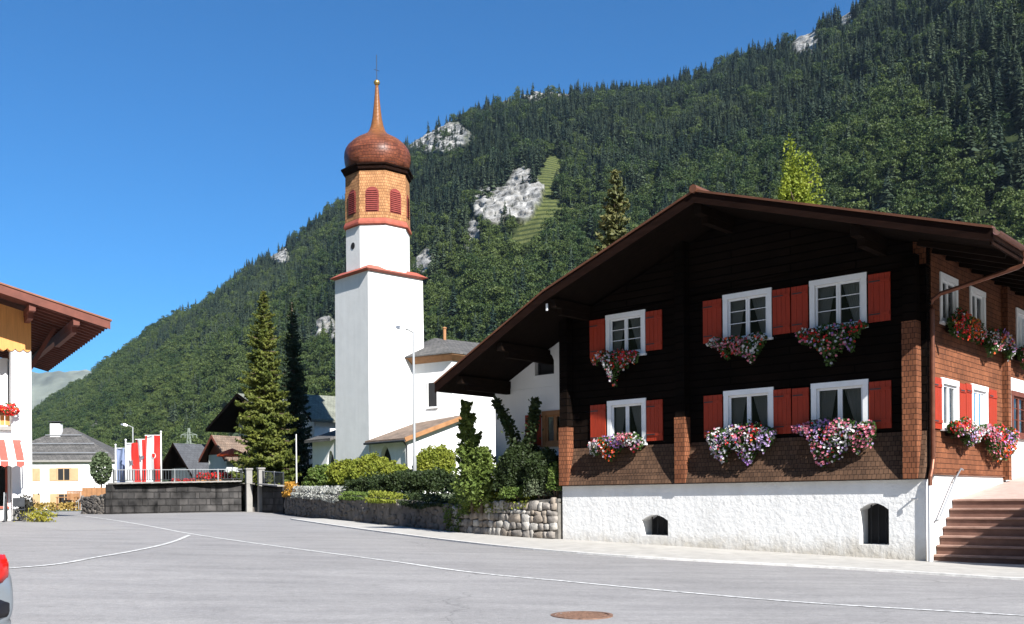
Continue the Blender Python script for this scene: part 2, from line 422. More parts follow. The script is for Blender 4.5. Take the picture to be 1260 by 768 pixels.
def leaf_quads(P, size, rg, flat=0.0, N=None, aspect=1.0):
    """a quad at each point, random facing (flat > 0 turns them towards N)"""
    n = len(P); P = np.asarray(P, float)
    d = rg.normal(size=(n, 3)); d /= np.linalg.norm(d, axis=1)[:, None]
    if N is not None: d = d * (1 - flat) + np.asarray(N) * flat; d /= np.linalg.norm(d, axis=1)[:, None] + 1e-9
    a = np.cross(d, rg.normal(size=(n, 3))); a /= np.linalg.norm(a, axis=1)[:, None] + 1e-9
    b = np.cross(d, a)
    s = (np.asarray(size) * np.ones(n))[:, None] * rg.uniform(.7, 1.3, (n, 1))
    V = np.stack([P - a * s * .5, P + b * s * .32 * aspect, P + a * s * .5, P - b * s * .32 * aspect], 1).reshape(-1, 3)
    return V, np.arange(4 * n).reshape(-1, 4)

def merge(parts):
    V = []; Q = []; M = []; o = 0
    for v, q, m_ in parts:
        V.append(v); Q.append(np.asarray(q) + o); M.append(np.full(len(q), m_)); o += len(v)
    return np.concatenate(V), np.concatenate(Q), np.concatenate(M)
# ================================================================ the chalet
A48 = R(48)
HP = Vector((9.56, 23.0, 0.0))
house = empty('chalet_house', HP, -R(42), 'big dark brown timber chalet with white base, red shutters and flower boxes', 'house')
FM = lambda u, v, w: (u, -w, v)                      # gable front: u = local x, outward = -y
SM = lambda u, v, w: (w, u, v)                       # right side: u = local y, outward = +x
XL, DEP = -10.8, 14.0
APX, APZ = -5.1, 9.36                               # top of roof at the ridge
XR, XK, XT, ZK, ZT = 1.97, -10.1, -14.65, 7.56, 5.29
SR = (APZ - 7.1) / (XR - APX); SL = (APZ - ZK) / (APX - XK); SA = (ZK - ZT) / (XK - XT)
RT = .24                                             # roof thickness (vertical)
def roof_top(x):
    if x >= APX: return APZ - (x - APX) * SR
    if x >= XK: return APZ - (APX - x) * SL
    return ZK - (XK - x) * SA
def under(x): return roof_top(x) - RT - .05

WIN_F = [(-9.17, -7.87, 5.72, 6.93, 1), (-5.28, -3.95, 5.72, 6.97, 1), (-2.82, -1.45, 5.72, 6.97, 1),
         (-9.14, -7.87, 3.16, 4.41, 0), (-5.28, -3.92, 3.16, 4.40, 0), (-2.80, -1.43, 3.16, 4.39, 0)]
WIN_S = [(1.08, 2.23, 3.2, 4.38, 0), (3.28, 4.53, 3.2, 4.41, 0), (1.08, 2.23, 5.75, 6.9, 1), (3.25, 4.4, 5.75, 6.9, 1)]
WT = .30
# foundation: white rough base with two cellar openings, front and right side
mb = MB(FM)
cel = [(-7.92, -7.03, .54, 1.12), (-1.58, -.86, .43, 1.43)]
mb.wall(XL, 0, -.3, 1.97, cel, -.55, 0)
for a, b, c, d in cel:
    w = b - a
    for k in range(6):                              # flat arch: little wedge fills at the top corners
        t0, t1 = k / 6, (k + 1) / 6
        h0 = .16 * (2 * t0 - 1) ** 2; h1 = .16 * (2 * t1 - 1) ** 2
        mb.extr([(a + w * t0, d - h0 - .004), (a + w * t1, d - h1 - .004), (a + w * t1, d + .02), (a + w * t0, d + .02)], -.545, -.004)
mb.map = SM
mb.wall(.556, 6.0, -.3, 2.1, [], -.5, 0)
mb.map = None
# rear and left closing walls
mb.box(XL, XL + .4, .56, DEP, -.3, 2.0); mb.box(XL + .42, -.02, DEP - .4, DEP, -.3, 2.0)
found = mb.build('foundation', 'plaster', house)
for a, b, c, d in cel:
    mb = MB(FM); mb.face([(a - .1, c - .1, -.52), (b + .1, c - .1, -.52), (b + .1, d + .1, -.52), (a - .1, d + .1, -.52)])
    n = 5 if b - a > .8 else 4
    for k in range(1, n): mb.box(a + (b - a) * k / n - .012, a + (b - a) * k / n + .012, c, d - .02, -.30, -.276)
    hatch = mb.build('cellar_hatch', 'dark_in', house)
# timber front above the shingle skirt
mb = MB(FM)
holes = [w[:4] for w in WIN_F]
mb.wall(XL, 0, 1.98, 6.98, holes, -.15 - WT, -.15)
def gable(x0, x1, z0, y0, y1):
    return [(x0, z0)] + [(x1, z0)] + [(x1, under(x1) - .01), (APX, under(APX) - .01), (x0, under(x0) - .01)]
mb.extr(gable(XL, 0, 6.99, 0, 0), -.15 - WT, -.153)
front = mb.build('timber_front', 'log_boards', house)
# flared shingle skirt
mb = MB()
for k in range(4):
    z0 = 1.985 + k * .3; z1 = z0 + .3
    y0 = -.13 + .30 * (k / 4) ** .8; y1 = -.13 + .30 * ((k + 1) / 4) ** .8
    hs = [(a, b) for a, b, c, d, t in WIN_F if t == 0 and c < z1]
    mb.prism([(XL + .02, .2, z0), (XL + .02, y0, z0), (XL + .02, y1 - .004, z1), (XL + .02, .2, z1)], [(-.02, .2, z0), (-.02, y0, z0), (-.02, y1 - .004, z1), (-.02, .2, z1)])
skirt = mb.build('shingle_skirt', 'shingle_dark', house)
# log ends clad in shingles that stick out of the front
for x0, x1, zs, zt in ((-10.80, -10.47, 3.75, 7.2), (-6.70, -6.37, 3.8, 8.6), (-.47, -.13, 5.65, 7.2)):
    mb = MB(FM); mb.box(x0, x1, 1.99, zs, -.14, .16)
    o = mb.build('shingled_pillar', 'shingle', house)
    mb = MB(FM); mb.box(x0 + .02, x1 - .02, zs + .002, zt, -.14, .13); mb.build('shaded_log_ends', 'log_boards', o)  # dark boards above the sunlit height stand in for the eave shade
# right side: shingle wall, upper wall and white extension
mb = MB(SM)
mb.wall(.152, 6.0, 2.105, 6.95, [w[:4] for w in WIN_S], -WT, -.0)
mb.box(.152, 6.0, 6.951, 7.55, -WT, -.0)
side = mb.build('shingle_side', 'shingle', house)
mb = MB(SM)
mb.box(.36, .9, 2.10, 2.16, 0, .05); mb.box(.36, 6.0, 2.09, 2.14, 0, .06)
for k, z0 in enumerate((2.3, 4.8)):
    pass
mb.build('drip_board', 'shingle', side)
mb = MB(SM); mb.box(5.9, 6.15, 2.0, 7.3, .003, .16); mb.build('log_end_pillar', 'shingle', house)
mb = MB(SM)
ext = [(6.8, 8.3, 3.25, 4.5)]
mb.wall(6.001, DEP, -.3, 4.9, ext, -.4, -.003)
mb.build('white_side_wall', 'plaster_smooth', house)
mb = MB(SM); mb.wall(6.001, DEP, 4.905, 7.5, [(7.3, 8.4, 5.75, 6.9)], -.4, -.003); mb.build('shingle_side', 'shingle', house)
# inside floors keep the rooms dark
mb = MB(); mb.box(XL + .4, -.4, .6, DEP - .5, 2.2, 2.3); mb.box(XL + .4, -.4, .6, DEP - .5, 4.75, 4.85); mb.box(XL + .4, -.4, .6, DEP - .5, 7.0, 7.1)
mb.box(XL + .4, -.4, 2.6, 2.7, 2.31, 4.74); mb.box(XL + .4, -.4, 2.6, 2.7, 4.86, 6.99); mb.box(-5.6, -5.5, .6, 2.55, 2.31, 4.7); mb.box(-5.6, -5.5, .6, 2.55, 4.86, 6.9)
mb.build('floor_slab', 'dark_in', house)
mb = MB(); mb.box(XL, XL + .3, .56, DEP - .1, 2.01, 7.2); mb.box(XL + .32, -.32, DEP - .3, DEP, 2.01, 7.2)
mb.build('rear_wall', 'logwood', house)

# ---- windows
def window(M, a, b, c, d, w, upper, frame='white_paint', curtain=True, bars=False):
    """frame sits in the reveal; w = outer face of the wall; children: sash, pane, curtain"""
    mb = MB(M)
    t = .09
    mb.box(a - .05, b + .05, d - .10, d + .035, w - .10, w + .035)         # head board
    mb.box(a - .045, a + t, c, d - .101, w - .10, w + .03); mb.box(b - t, b + .045, c, d - .101, w - .10, w + .03)
    mb.box(a + t + .001, b - t - .001, c, c + .08, w - .10, w + .03)
    o = mb.build('window', frame, house)
    mb = MB(M); mid = (a + b) / 2; i0, i1, j0, j1 = a + t + .002, b - t - .002, c + .082, d - .103
    s = .055
    for x0, x1 in ((i0, mid - .002), (mid + .002, i1)):
        mb.box(x0, x0 + s, j0, j1, w - .085, w - .025); mb.box(x1 - s, x1, j0, j1, w - .085, w - .025)
        mb.box(x0 + s, x1 - s, j0, j0 + s, w - .085, w - .025); mb.box(x0 + s, x1 - s, j1 - s, j1, w - .085, w - .025)
    if bars:
        for x0, x1 in ((i0, mid), (mid, i1)):
            for zz in (.38, .68): mb.box(x0 + s, x1 - s, j0 + (j1 - j0) * zz - .01, j0 + (j1 - j0) * zz + .01, w - .07, w - .04)
    mb.build('sash', frame, o)
    mb = MB(M); mb.face([(i0, j0, w - .055), (i1, j0, w - .055), (i1, j1, w - .055), (i0, j1, w - .055)]); mb.build('pane', 'glass', o)
    if curtain:
        mb = MB(M); n = 22
        for k, (x0, x1, side_) in enumerate(((i0 + .02, mid, 0), (mid, i1 - .02, 1))):
            # gauze gathered towards the outer side at the bottom
            rows = []
            for j in range(7):
                f = j / 6; pull = .10 + .56 * f ** 1.1 if side_ else .22 + .34 * f
                l, r = (x0, x1 - (x1 - x0) * pull) if not side_ else (x0 + (x1 - x0) * pull, x1)
                rows.append([mb.vt((l + (r - l) * q / n, j1 - (j1 - j0) * f, w - .16 + .02 * math.sin(q * 2.1 + k) )) for q in range(n + 1)])
            for j in range(6):
                for q in range(n): mb.fi((rows[j][q], rows[j][q + 1], rows[j + 1][q + 1], rows[j + 1][q]))
        mb.build('curtain', 'curtain', o, smooth=True)
    mb = MB(M); mb.box(a - .08, b + .08, c - .06, c - .002, w - .05, w + .10); mb.build('sill', frame, o)
    return o

def shutter(M, a, b, c, d, w, parent):
    mb = MB(M); n = max(3, round((b - a) / .14)); s = (b - a) / n
    for k in range(n): mb.box(a + k * s + .003, a + (k + 1) * s - .003, c, d, w + .012, w + .042)
    mb.box(a + .02, b - .02, c + .14, c + .22, w + .043, w + .062); mb.box(a + .02, b - .02, d - .22, d - .14, w + .043, w + .062)
    mb.mi = 1
    for z_ in (c + .18, d - .18): mb.box(a + .03, a + .30, z_ - .015, z_ + .015, w + .0635, w + .070)
    return mb.build('shutter', ['red_shutter', 'iron'], parent)

SHF = {0: [(-9.80, -9.24), (-7.80, -7.25)], 1: [(-5.93, -5.36), (-3.87, -3.38)], 2: [(-3.35, -2.90), (-1.36, -.82)]}
for k, (a, b, c, d, up) in enumerate(WIN_F):
    o = window(FM, a, b, c, d, -.15, up, bars=bool(up))
    for x0, x1 in SHF[k % 3]: shutter(FM, x0, x1, c + .05, d - .05, -.15, o)
SHS = {0: [(.40, 1.02), (2.29, 2.74)], 1: [(2.77, 3.22), (4.59, 5.28)]}
for k, (a, b, c, d, up) in enumerate(WIN_S):
    o = window(SM, a, b, c, d, 0, up, curtain=not up)
    if not up:
        for x0, x1 in SHS[k]: shutter(SM, x0, x1, c - .03, d, 0, o)
o = window(SM, 6.8, 8.3, 3.25, 4.5, -.003, 0, frame='brown_wood', bars=True); o['label'] = 'red brown framed window with bars'
window(SM, 7.3, 8.4, 5.75, 6.9, -.003, 1, curtain=False)

# ---- roof
rf = MB()
Y0, Y1 = -1.6, DEP + .8
def slab(x0, x1, y0=Y0, y1=Y1, dz=0):
    a, b = (x0, roof_top(x0) + dz), (x1, roof_top(x1) + dz)
    rf.prism([(a[0], y0, a[1]), (b[0], y0, b[1]), (b[0], y0, b[1] - RT), (a[0], y0, a[1] - RT)], [(a[0], y1, a[1]), (b[0], y1, b[1]), (b[0], y1, b[1] - RT), (a[0], y1, a[1] - RT)])
slab(APX, XR); slab(XK, APX - .001); slab(XT, XK - .001)
roof = rf.build('roof', 'tiles_brown', house)
rf = MB(); RTs = RT; 
for x0, x1 in ((APX + .003, XR - .1), (XK + .002, APX - .004), (XT + .03, XK - .003)):
    rf.prism([(x0, Y0 + .01, roof_top(x0) - RT - .002), (x1, Y0 + .01, roof_top(x1) - RT - .002), (x1, Y0 + .01, roof_top(x1) - RT - .045), (x0, Y0 + .01, roof_top(x0) - RT - .045)], [(x0, Y1 - .02, roof_top(x0) - RT - .002), (x1, Y1 - .02, roof_top(x1) - RT - .002), (x1, Y1 - .02, roof_top(x1) - RT - .045), (x0, Y1 - .02, roof_top(x0) - RT - .045)])
rf.build('soffit', 'logwood', roof)
# verge boards and the metal edge that catches the light
def verge(x0, x1):
    mb = MB(); y = Y0
    mb.prism([(x0, y - .035, roof_top(x0) - .02), (x1, y - .035, roof_top(x1) - .02), (x1, y - .035, roof_top(x1) - .30), (x0, y - .035, roof_top(x0) - .30)],
             [(x0, y - .002, roof_top(x0) - .02), (x1, y - .002, roof_top(x1) - .02), (x1, y - .002, roof_top(x1) - .30), (x0, y - .002, roof_top(x0) - .30)])
    mb.build('bargeboard', 'barge', roof)
    mb = MB()
    mb.prism([(x0, y - .07, roof_top(x0) + .03), (x1, y - .07, roof_top(x1) + .03), (x1, y - .07, roof_top(x1) - .025), (x0, y - .07, roof_top(x0) - .025)],
             [(x0, y + .16, roof_top(x0) + .03), (x1, y + .16, roof_top(x1) + .03), (x1, y + .16, roof_top(x1) + .003), (x0, y + .16, roof_top(x0) + .003)])
    mb.build('verge_flashing', 'roof_edge', roof)
verge(APX, XR); verge(XK, APX - .001); verge(XT, XK - .001)
mb = MB(); mb.tube([(APX, Y0 - .1, APZ + .04), (APX, Y1, APZ + .04)], .11, 8); mb.build('ridge_cap', 'roof_edge', roof)
for x, y_in in ((APX, .5), (-9.9, .5), (-1.0, .5), (-13.7, 1.0), (-12.0, 1.0)):
    z = under(x) - .14
    mb = MB(); mb.box(x - .11, x + .11, Y0 + .12, y_in, z - .12, z + .12)
    mb.box(x - .09, x + .09, Y0 + .45, y_in, z - .30, z - .121)
    mb.build('purlin', 'beam', roof)
mb = MB()
for k in range(16):
    y = -.4 + k * .95
    z0, z1 = under(.05) - .07, under(1.9) - .07
    mb.beam((.02, y, z0), (1.88, y, z1), .11, .13)
mb.build('rafter', 'beam', roof)
mb = MB(); mb.box(XR - .07, XR - .02, Y0 + .01, Y1, roof_top(XR) - .34, roof_top(XR) - .01); mb.build('fascia', 'barge', roof)
# gutter (half round) and downpipe
mb = MB(); n = 7
for y0, y1 in ((Y0 - .05, Y1),):
    ra = [(2.05 + .075 * math.cos(math.pi + math.pi * k / n), y0, 7.0 + .075 * math.sin(math.pi + math.pi * k / n)) for k in range(n + 1)]
    rb = [(p[0], y1, p[2]) for p in ra]
    for k in range(n): mb.face([ra[k], ra[k + 1], rb[k + 1], rb[k]])
mb.build('gutter', 'copper', house)
mb = MB(); mb.tube([(2.05, .28, 6.95), (2.05, .28, 6.65), (1.92, .28, 6.60), (.30, .22, 6.25), (.11, .2, 6.12), (.11, .2, 5.9), (.11, .18, 2.4)], .05, 10)
mb.build('downpipe', 'copper', house)
mb = MB(); mb.tube([(.11, .18, 2.42), (.11, .10, 2.2), (.12, -.04, 2.02), (.12, -.06, 1.8)], .052, 10); mb.build('downpipe_bend', 'copper', house)
mb = MB(); mb.tube([(.12, -.06, 1.82), (.12, -.06, .0)], .055, 10); mb.build('downpipe_foot', 'white_paint', house)

# ---- white rear part under the low left roof
mb = MB(FM)
arch = (-12.55, -11.75, 5.55, 6.25); lw = (-12.20, -11.3, 3.3, 4.35)
mb.wall(-14.3, XL - .002, -.2, under(-14.3) - .02, [lw], -1.2, -.8)
# upper part follows the roof
mb.extr([(-14.3, under(-14.3) - .016), (arch[0], under(-14.3) - .016), (arch[0], under(arch[0]) - .02), (-14.3, under(-14.3) - .015)], -1.2, -.8)
mb.extr([(arch[1], under(-14.3) - .016), (XL - .002, under(-14.3) - .016), (XL - .002, under(XL) - .03), (arch[1], under(arch[1]) - .02)], -1.2, -.8)
mb.extr([(arch[0], under(-14.3) - .016), (arch[1], under(-14.3) - .016), (arch[1], arch[2]), (arch[0], arch[2])], -1.2, -.8)
pts = [(arch[0] + (arch[1] - arch[0]) * k / 10, arch[3] - .28 + .28 * math.sqrt(max(0, 1 - (2 * k / 10 - 1) ** 2))) for k in range(11)]
mb.extr([(arch[0], under(arch[0]) - .02)] + [(p[0], p[1]) for p in pts] + [(arch[1], under(arch[1]) - .02)], -1.2, -.8)
mb.map = None
mb.box(-14.3, -13.9, 1.201, 9.0, -.2, under(-14.3) - .03)
mb.box(-13.89, XL, 8.6, 9.0, -.2, under(-14.3) - .03)
mb.build('white_rear_wall', 'plaster_smooth', house)
mb = MB(FM)
mb.box(arch[0] + .02, arch[1] - .02, arch[2] + .02, arch[2] + .07, -1.0, -.95)
mb.tube([(arch[0] + .03, arch[2] + .05, -.97)] + [(p[0] + (.03 if k < 5 else -.03 if k > 5 else 0), p[1] - .03, -.97) for k, p in enumerate(pts)] + [(arch[1] - .03, arch[2] + .05, -.97)], .03, 6)
o = mb.build('arched_window', 'iron', house)
mb = MB(FM); mb.face([(arch[0], arch[2], -1.02), (arch[1], arch[2], -1.02), (arch[1], arch[3] + .1, -1.02), (arch[0], arch[3] + .1, -1.02)]); mb.build('pane', 'dark_in', o)
o = window(FM, *lw, -.8, 0, frame='lit_wood', curtain=True); o['label'] = 'honey coloured wooden window beside a red shutter'
shutter(FM, -12.95, -12.28, 3.3, 4.3, -.8, o)

# ================================================================ flower boxes
def blossom_mesh(P, sizes, mi, rg, N):
    """little cupped flowers: five petals round a centre"""
    V = []; T = []; M = []; o = 0
    for p, s, m_ in zip(P, sizes, mi):
        d = np.array(N) * .9 + rg.normal(size=3) * .55; d /= np.linalg.norm(d)
        a = np.cross(d, rg.normal(size=3)); a /= np.linalg.norm(a); b = np.cross(d, a)
        n = 6; c = p - d * s * .18
        ring = [p + (a * math.cos(2 * math.pi * k / n) + b * math.sin(2 * math.pi * k / n)) * s * (.5 if k % 2 == 0 else .42) for k in range(n)]
        V += [c] + ring; T += [(o, o + 1 + k, o + 1 + (k + 1) % n) for k in range(n)]; M += [m_] * n; o += n + 1
    return np.array(V), np.array(T), np.array(M)

MAT['leaf_geranium'] = leafy('geranium_leaves', (.035, .075, .018), (.07, .13, .03), .3, 9)
for nm, c in (('petal_white', (.62, .60, .61)), ('petal_pink', (.62, .20, .27)), ('petal_red', (.62, .03, .03)), ('petal_orange', (.75, .12, .03)), ('petal_violet', (.38, .20, .52)), ('petal_lilac', (.46, .34, .58)), ('petal_yellow', (.75, .5, .08))):
    MAT[nm] = leafy(nm, c, [min(1, x * 1.1) for x in c], .35, 30)
PET = ['petal_white', 'petal_pink', 'petal_red', 'petal_orange', 'petal_violet', 'petal_lilac', 'petal_yellow']

def flower_box(loc, rz, width, hang, rise, weights, label, seed, nl=1500, nb=330, group='flower boxes on the chalet', holder='barge', bs=.068, gap=0):
    """local x along the wall, local -y outward, z = 0 at the top of the box"""
    rg = np.random.default_rng(seed)
    t = empty('flower_box', loc, rz, label, 'flower box', group)
    mb = MB(); w = width * .40
    mb.box(-w, w, -.24, -.04, -.20, -.03); mb.box(-w - .01, w + .01, -.25, -.03, -.029, -.01)
    mb.build('trough', holder, t, bevel=.006)
    def cloud(n, out):
        x = rg.uniform(-1, 1, n); prof = np.sqrt(np.clip(1 - np.abs(x) ** 2.4, 0, 1))
        lump = .78 + .62 * fbm(x * 2.9 + seed * 9.7, np.zeros(n) + seed, o=3)
        top = rise * prof * lump; bot = -hang * prof * np.clip(.62 + .95 * fbm(x * 2.1 + seed * 3.3, np.zeros(n) + 9 + seed, o=3), .2, 1.15)
        f = rg.beta(1.15, 1.15, n); z = bot + (top - bot) * f
        dep = .33 * np.sqrt(np.clip(1 - (2 * f - 1) ** 2 * .9, 0, 1)) * (.6 + .4 * prof)
        y = -.14 - dep * (out * .95 + (1 - out) * rg.uniform(-.3, 1, n)) * 1.0
        if gap:
            x = x + np.sign(x) * 0
        return np.stack([x * width / 2, y, z], 1)
    P = cloud(nl, 0.25); V, Q = leaf_quads(P, .085, rg)
    np_mesh('foliage', V, Q, 'leaf_geranium', t)
    P = cloud(nb, 1.0) + rg.normal(size=(nb, 3)) * .02
    wts = np.array(weights, float); wts /= wts.sum()
    # colours grow in drifts
    k = rg.choice(7, 9, p=wts); cx = rg.uniform(-width / 2, width / 2, 9); cz = rg.uniform(-hang, rise, 9)
    near = np.argmin((P[:, 0:1] - cx) ** 2 + (P[:, 2:3] - cz) ** 2, axis=1)
    mi = np.where(rg.random(nb) < .6, k[near], rg.choice(7, nb, p=wts))
    V, T, M = blossom_mesh(P, rg.uniform(.8, 1.25, nb) * bs, mi, rg, (0, -1, .35))
    np_mesh('blossoms', V, T, PET, t, M)
    return t
HM = Matrix.Translation(HP) @ Matrix.Rotation(-R(42), 4, 'Z')
def hw(x, y, z): return HM @ Vector((x, y, z))
#            white pink red orange violet lilac yellow
flower_box(hw(-8.72, .13, 5.72), -R(42), 1.55, .82, .22, (6, 4, 1.5, 2, .6, .6, .3), 'flower box trailing white and orange blossoms to a point, upper gable row nearest the church', 11)
flower_box(hw(-4.78, .13, 5.70), -R(42), 1.65, .62, .20, (6, 2, 2, 2, .3, .3, 0), 'shaded flower box of mostly white blossoms, middle one of the upper gable row', 12)
flower_box(hw(-2.2, .13, 5.70), -R(42), 1.75, .80, .20, (3, 2, 2, .5, 1, 1, 0), 'darkest flower box, in deep shade high on the gable front next to the house corner', 13, nb=200)
flower_box(hw(-8.72, .13, 3.24), -R(42), 1.85, .80, .24, (6, 5, 1.5, 2, .4, 1.5, .3), 'flower box of salmon and white blossoms on the lower row, nearest the stone wall', 14, nb=420)
flower_box(hw(-4.68, .13, 3.26), -R(42), 1.95, .78, .30, (4, 2, 2.5, 1, 2.5, 5, .3), 'flower box of lilac, white and scarlet blossoms, middle one of the lower gable row', 15, nb=460)
flower_box(hw(-2.15, .13, 3.26), -R(42), 2.05, .86, .28, (3, 6, 2, .5, 4, 4, 0), 'fullest flower box, pink and violet, on the lower gable row beside the house corner', 16, nb=560)
RZS = R(48)
flower_box(hw(.0, 2.05, 3.22), RZS, 2.1, .62, .28, (4, 3, 3, 3, 1, 1, .6), 'sunlit flower box with orange and white blossoms above the stairs, nearer the drainpipe', 21, nb=420)
flower_box(hw(.0, 4.75, 3.22), RZS, 2.7, .66, .34, (4, 4, 2, 2, 2, 5, .6), 'sunlit flower box with lilac blossoms above the stairs, nearer the white side wall', 22, nb=460)
flower_box(hw(.0, 2.2, 5.72), RZS, 2.3, .66, .42, (4, 3, 3, 2, .3, .3, 1), 'upper side flower box with leafy red and white blossoms, directly beside the drainpipe', 23, nb=330)
flower_box(hw(.0, 4.8, 5.70), RZS, 2.1, .70, .34, (5, 3, 1.5, 1.5, .3, .3, 1), 'upper side flower box with pale blossoms, second from the drainpipe', 24, nb=300)
flower_box(hw(.0, 7.7, 5.60), RZS, 1.9, .5, .3, (2, 2, 5, 3, .3, .3, 0), 'flower box with red blossoms high above the white side wall', 25, nb=260)

# ================================================================ stairs, ramp, handrail beside the house
st = empty('stone_staircase', HP, -R(42), 'reddish stone staircase rising along the sunlit side of the chalet', 'stairs')
mb = MB(); NR = 7; e0, tr = .42, .225; zb, zt = .0, 1.5
for k in range(NR):
    z1 = (k + 1) * zt / NR
    mb.box(.02, 3.3, e0 + k * tr, e0 + NR * tr + .3, k * zt / NR + (-.3 if k == 0 else .001), z1 - .055)
mb.build('riser', 'step_stone', st)
for k in range(NR):
    z1 = (k + 1) * zt / NR
    mb = MB(); mb.box(.022, 3.3, e0 + k * tr - .035, e0 + (k + 1) * tr + .02, z1 - .054, z1); mb.build('tread', 'tread', st, bevel=.008)
mb = MB(); y0 = e0 + NR * tr + .021
mb.prism([(.022, y0, -.2), (3.3, y0, -.2), (3.3, y0, 1.497), (.022, y0, 1.497)], [(.022, 9.5, -.2), (3.3, 9.5, -.2), (3.3, 9.5, 2.35), (.022, 9.5, 2.35)])
mb.build('ramp', 'ramp', st)
mb = MB(); mb.box(3.302, 3.62, -1.0, 9.5, -.2, 2.55); mb.box(3.27, 3.66, -1.04, 9.55, 2.551, 2.63); mb.build('parapet', 'plaster_smooth', st)
hr = empty('handrail', hw(0, 0, 0), -R(42), 'thin grey metal handrail beside the stone stairs', 'handrail')
mb = MB(); mb.tube([(.10, .45, 1.02), (.10, .62, 1.10), (.10, 1.75, 2.02), (.10, 2.15, 2.25), (.10, 2.3, 2.22)], .022, 8); mb.build('rail', 'steel', hr, smooth=True)
for y, z in ((.66, 1.13), (1.8, 2.05)):
    mb = MB(); mb.tube([(.10, y, z), (.06, y, z - .12), (.004, y, z - .14)], .014, 6); mb.build('bracket', 'steel', hr)
mb = MB(); mb.tube([(-.28, .02, 1.52), (-.28, -.10, 1.52), (-.14, -.14, 1.52)], .022, 6); mb.build('wall_hook', 'steel', house)
mb = MB(); mb.box(XK - .03, XK + .03, Y0 + .09, Y0 + .115, under(XK) - .26, under(XK) - .06); mb.build('purlin_cap', 'white_paint', roof)
# ================================================================ ground, road, pavement
def grid_sheet(name, x0, x1, nx, y0, y1, ny, dz, matn, fn=None):
    X, Y = np.meshgrid(np.linspace(x0, x1, nx), np.linspace(y0, y1, ny))
    Z = (fn or Gn)(X, Y) + dz
    V = np.stack([X.ravel(), Y.ravel(), Z.ravel()], 1)
    i = (np.arange(ny - 1)[:, None] * nx + np.arange(nx - 1)[None, :]).ravel()
    return np_mesh(name, V, np.stack([i, i + 1, i + nx + 1, i + nx], 1), matn, smooth=True)
tag(grid_sheet('ground', -700, 500, 241, -150, 460, 123, -.09, 'grass', lambda X, Y: Gn(X, Y)), kind='structure')
tag(grid_sheet('road', -70, 60, 131, -40, 70, 111, 0.0, 'asphalt'), kind='structure')

def catmull(pts, n=8):
    out = []
    P = [np.array(p, float) for p in pts]
    for k in range(len(P) - 1):
        a, b, c, d = P[max(k - 1, 0)], P[k], P[k + 1], P[min(k + 2, len(P) - 1)]
        for q in range(n):
            t = q / n
            out.append(.5 * ((2 * b) + (c - a) * t + (2 * a - 5 * b + 4 * c - d) * t * t + (3 * b - a - 3 * c + d) * t ** 3))
    out.append(P[-1]); return out

def strip(name, pts, w0, w1, dz, matn, drop=0.0, parent=None):
    """ribbon along a ground line from offset w0 to w1 (to the left of travel), lifted dz; drop gives it a vertical edge"""
    mb = MB(); L = []
    for k, p in enumerate(pts):
        d = pts[min(k + 1, len(pts) - 1)] - pts[max(k - 1, 0)]; d = d / np.linalg.norm(d); nrm = np.array([-d[1], d[0]])
        f = lambda w: (p + nrm * w)
        a, b = f(w0), f(w1)
        L.append([mb.vt((a[0], a[1], G(*a) + dz)), mb.vt((b[0], b[1], G(*b) + dz))] + ([mb.vt((a[0], a[1], G(*a) + dz - drop)), mb.vt((b[0], b[1], G(*b) + dz - drop))] if drop else []))
    for k in range(len(pts) - 1):
        A, B = L[k], L[k + 1]
        mb.fi((A[0], B[0], B[1], A[1]))
        if drop: mb.fi((A[0], A[2], B[2], B[0])); mb.fi((A[1], B[1], B[3], A[3]))
    return mb.build(name, matn, parent)
KERB = catmull([(24, 6.5), (14, 14.6), (9.54, 18.5), (7.71, 20.0), (6.05, 21.1), (3.48, 22.5), (1.9, 23.75), (.3, 25.5), (-1.2, 27.7), (-3.4, 31.6), (-6.4, 37.4), (-10.5, 46.0), (-13.6, 53.2), (-16.2, 53.8), (-19.2, 48.2)])
MAINK = KERB[:8 * 11]
tag(strip('kerb', MAINK, -.13, 0, .045, 'kerb', .2), kind='structure')
# pavement from the kerb to behind the wall feet
mb = MB(); rows = []
for k, p in enumerate(MAINK):
    d = MAINK[min(k + 1, len(MAINK) - 1)] - MAINK[max(k - 1, 0)]; d = d / np.linalg.norm(d); nr = np.array([d[1], -d[0]])
    row = []
    for q in range(7):
        w = .132 + q * .75
        c = p + nr * w; row.append(mb.vt((c[0], c[1], G(*c) + .042 + .01 * (q > 0))))
    rows.append(row)
for k in range(len(rows) - 1):
    for q in range(6): mb.fi((rows[k][q], rows[k + 1][q], rows[k + 1][q + 1], rows[k][q + 1]))
tag(mb.build('pavement', 'pavement'), kind='structure')
CEN = catmull([(24, 1.5), (10, 10.9), (6.68, 13.0), (4.28, 14.3), (2.2, 15.95), (.96, 17.0), (-1.07, 18.7), (-4.2, 22.6), (-7.1, 26.4), (-9.84, 30.3), (-13.0, 35.4), (-16.3, 40.4), (-20, 45.5)])
tag(strip('road_marking', CEN, -.055, .055, .008, 'line'), kind='structure')
tag(strip('road_marking', catmull([(-16, 14.4), (-11.5, 16.0), (-8.9, 17.9), (-8.35, 19.7), (-8.4, 22.6), (-8.75, 25.6), (-9.5, 29.3)]), -.055, .055, .012, 'line'), kind='structure')

# darker tar patch strip along the near lane
tag(strip('road_patch', catmull([(-13, 31.5), (-14.8, 33.2), (-17.4, 36.0)]), -1.6, 1.1, .004, 'patch'), kind='structure')

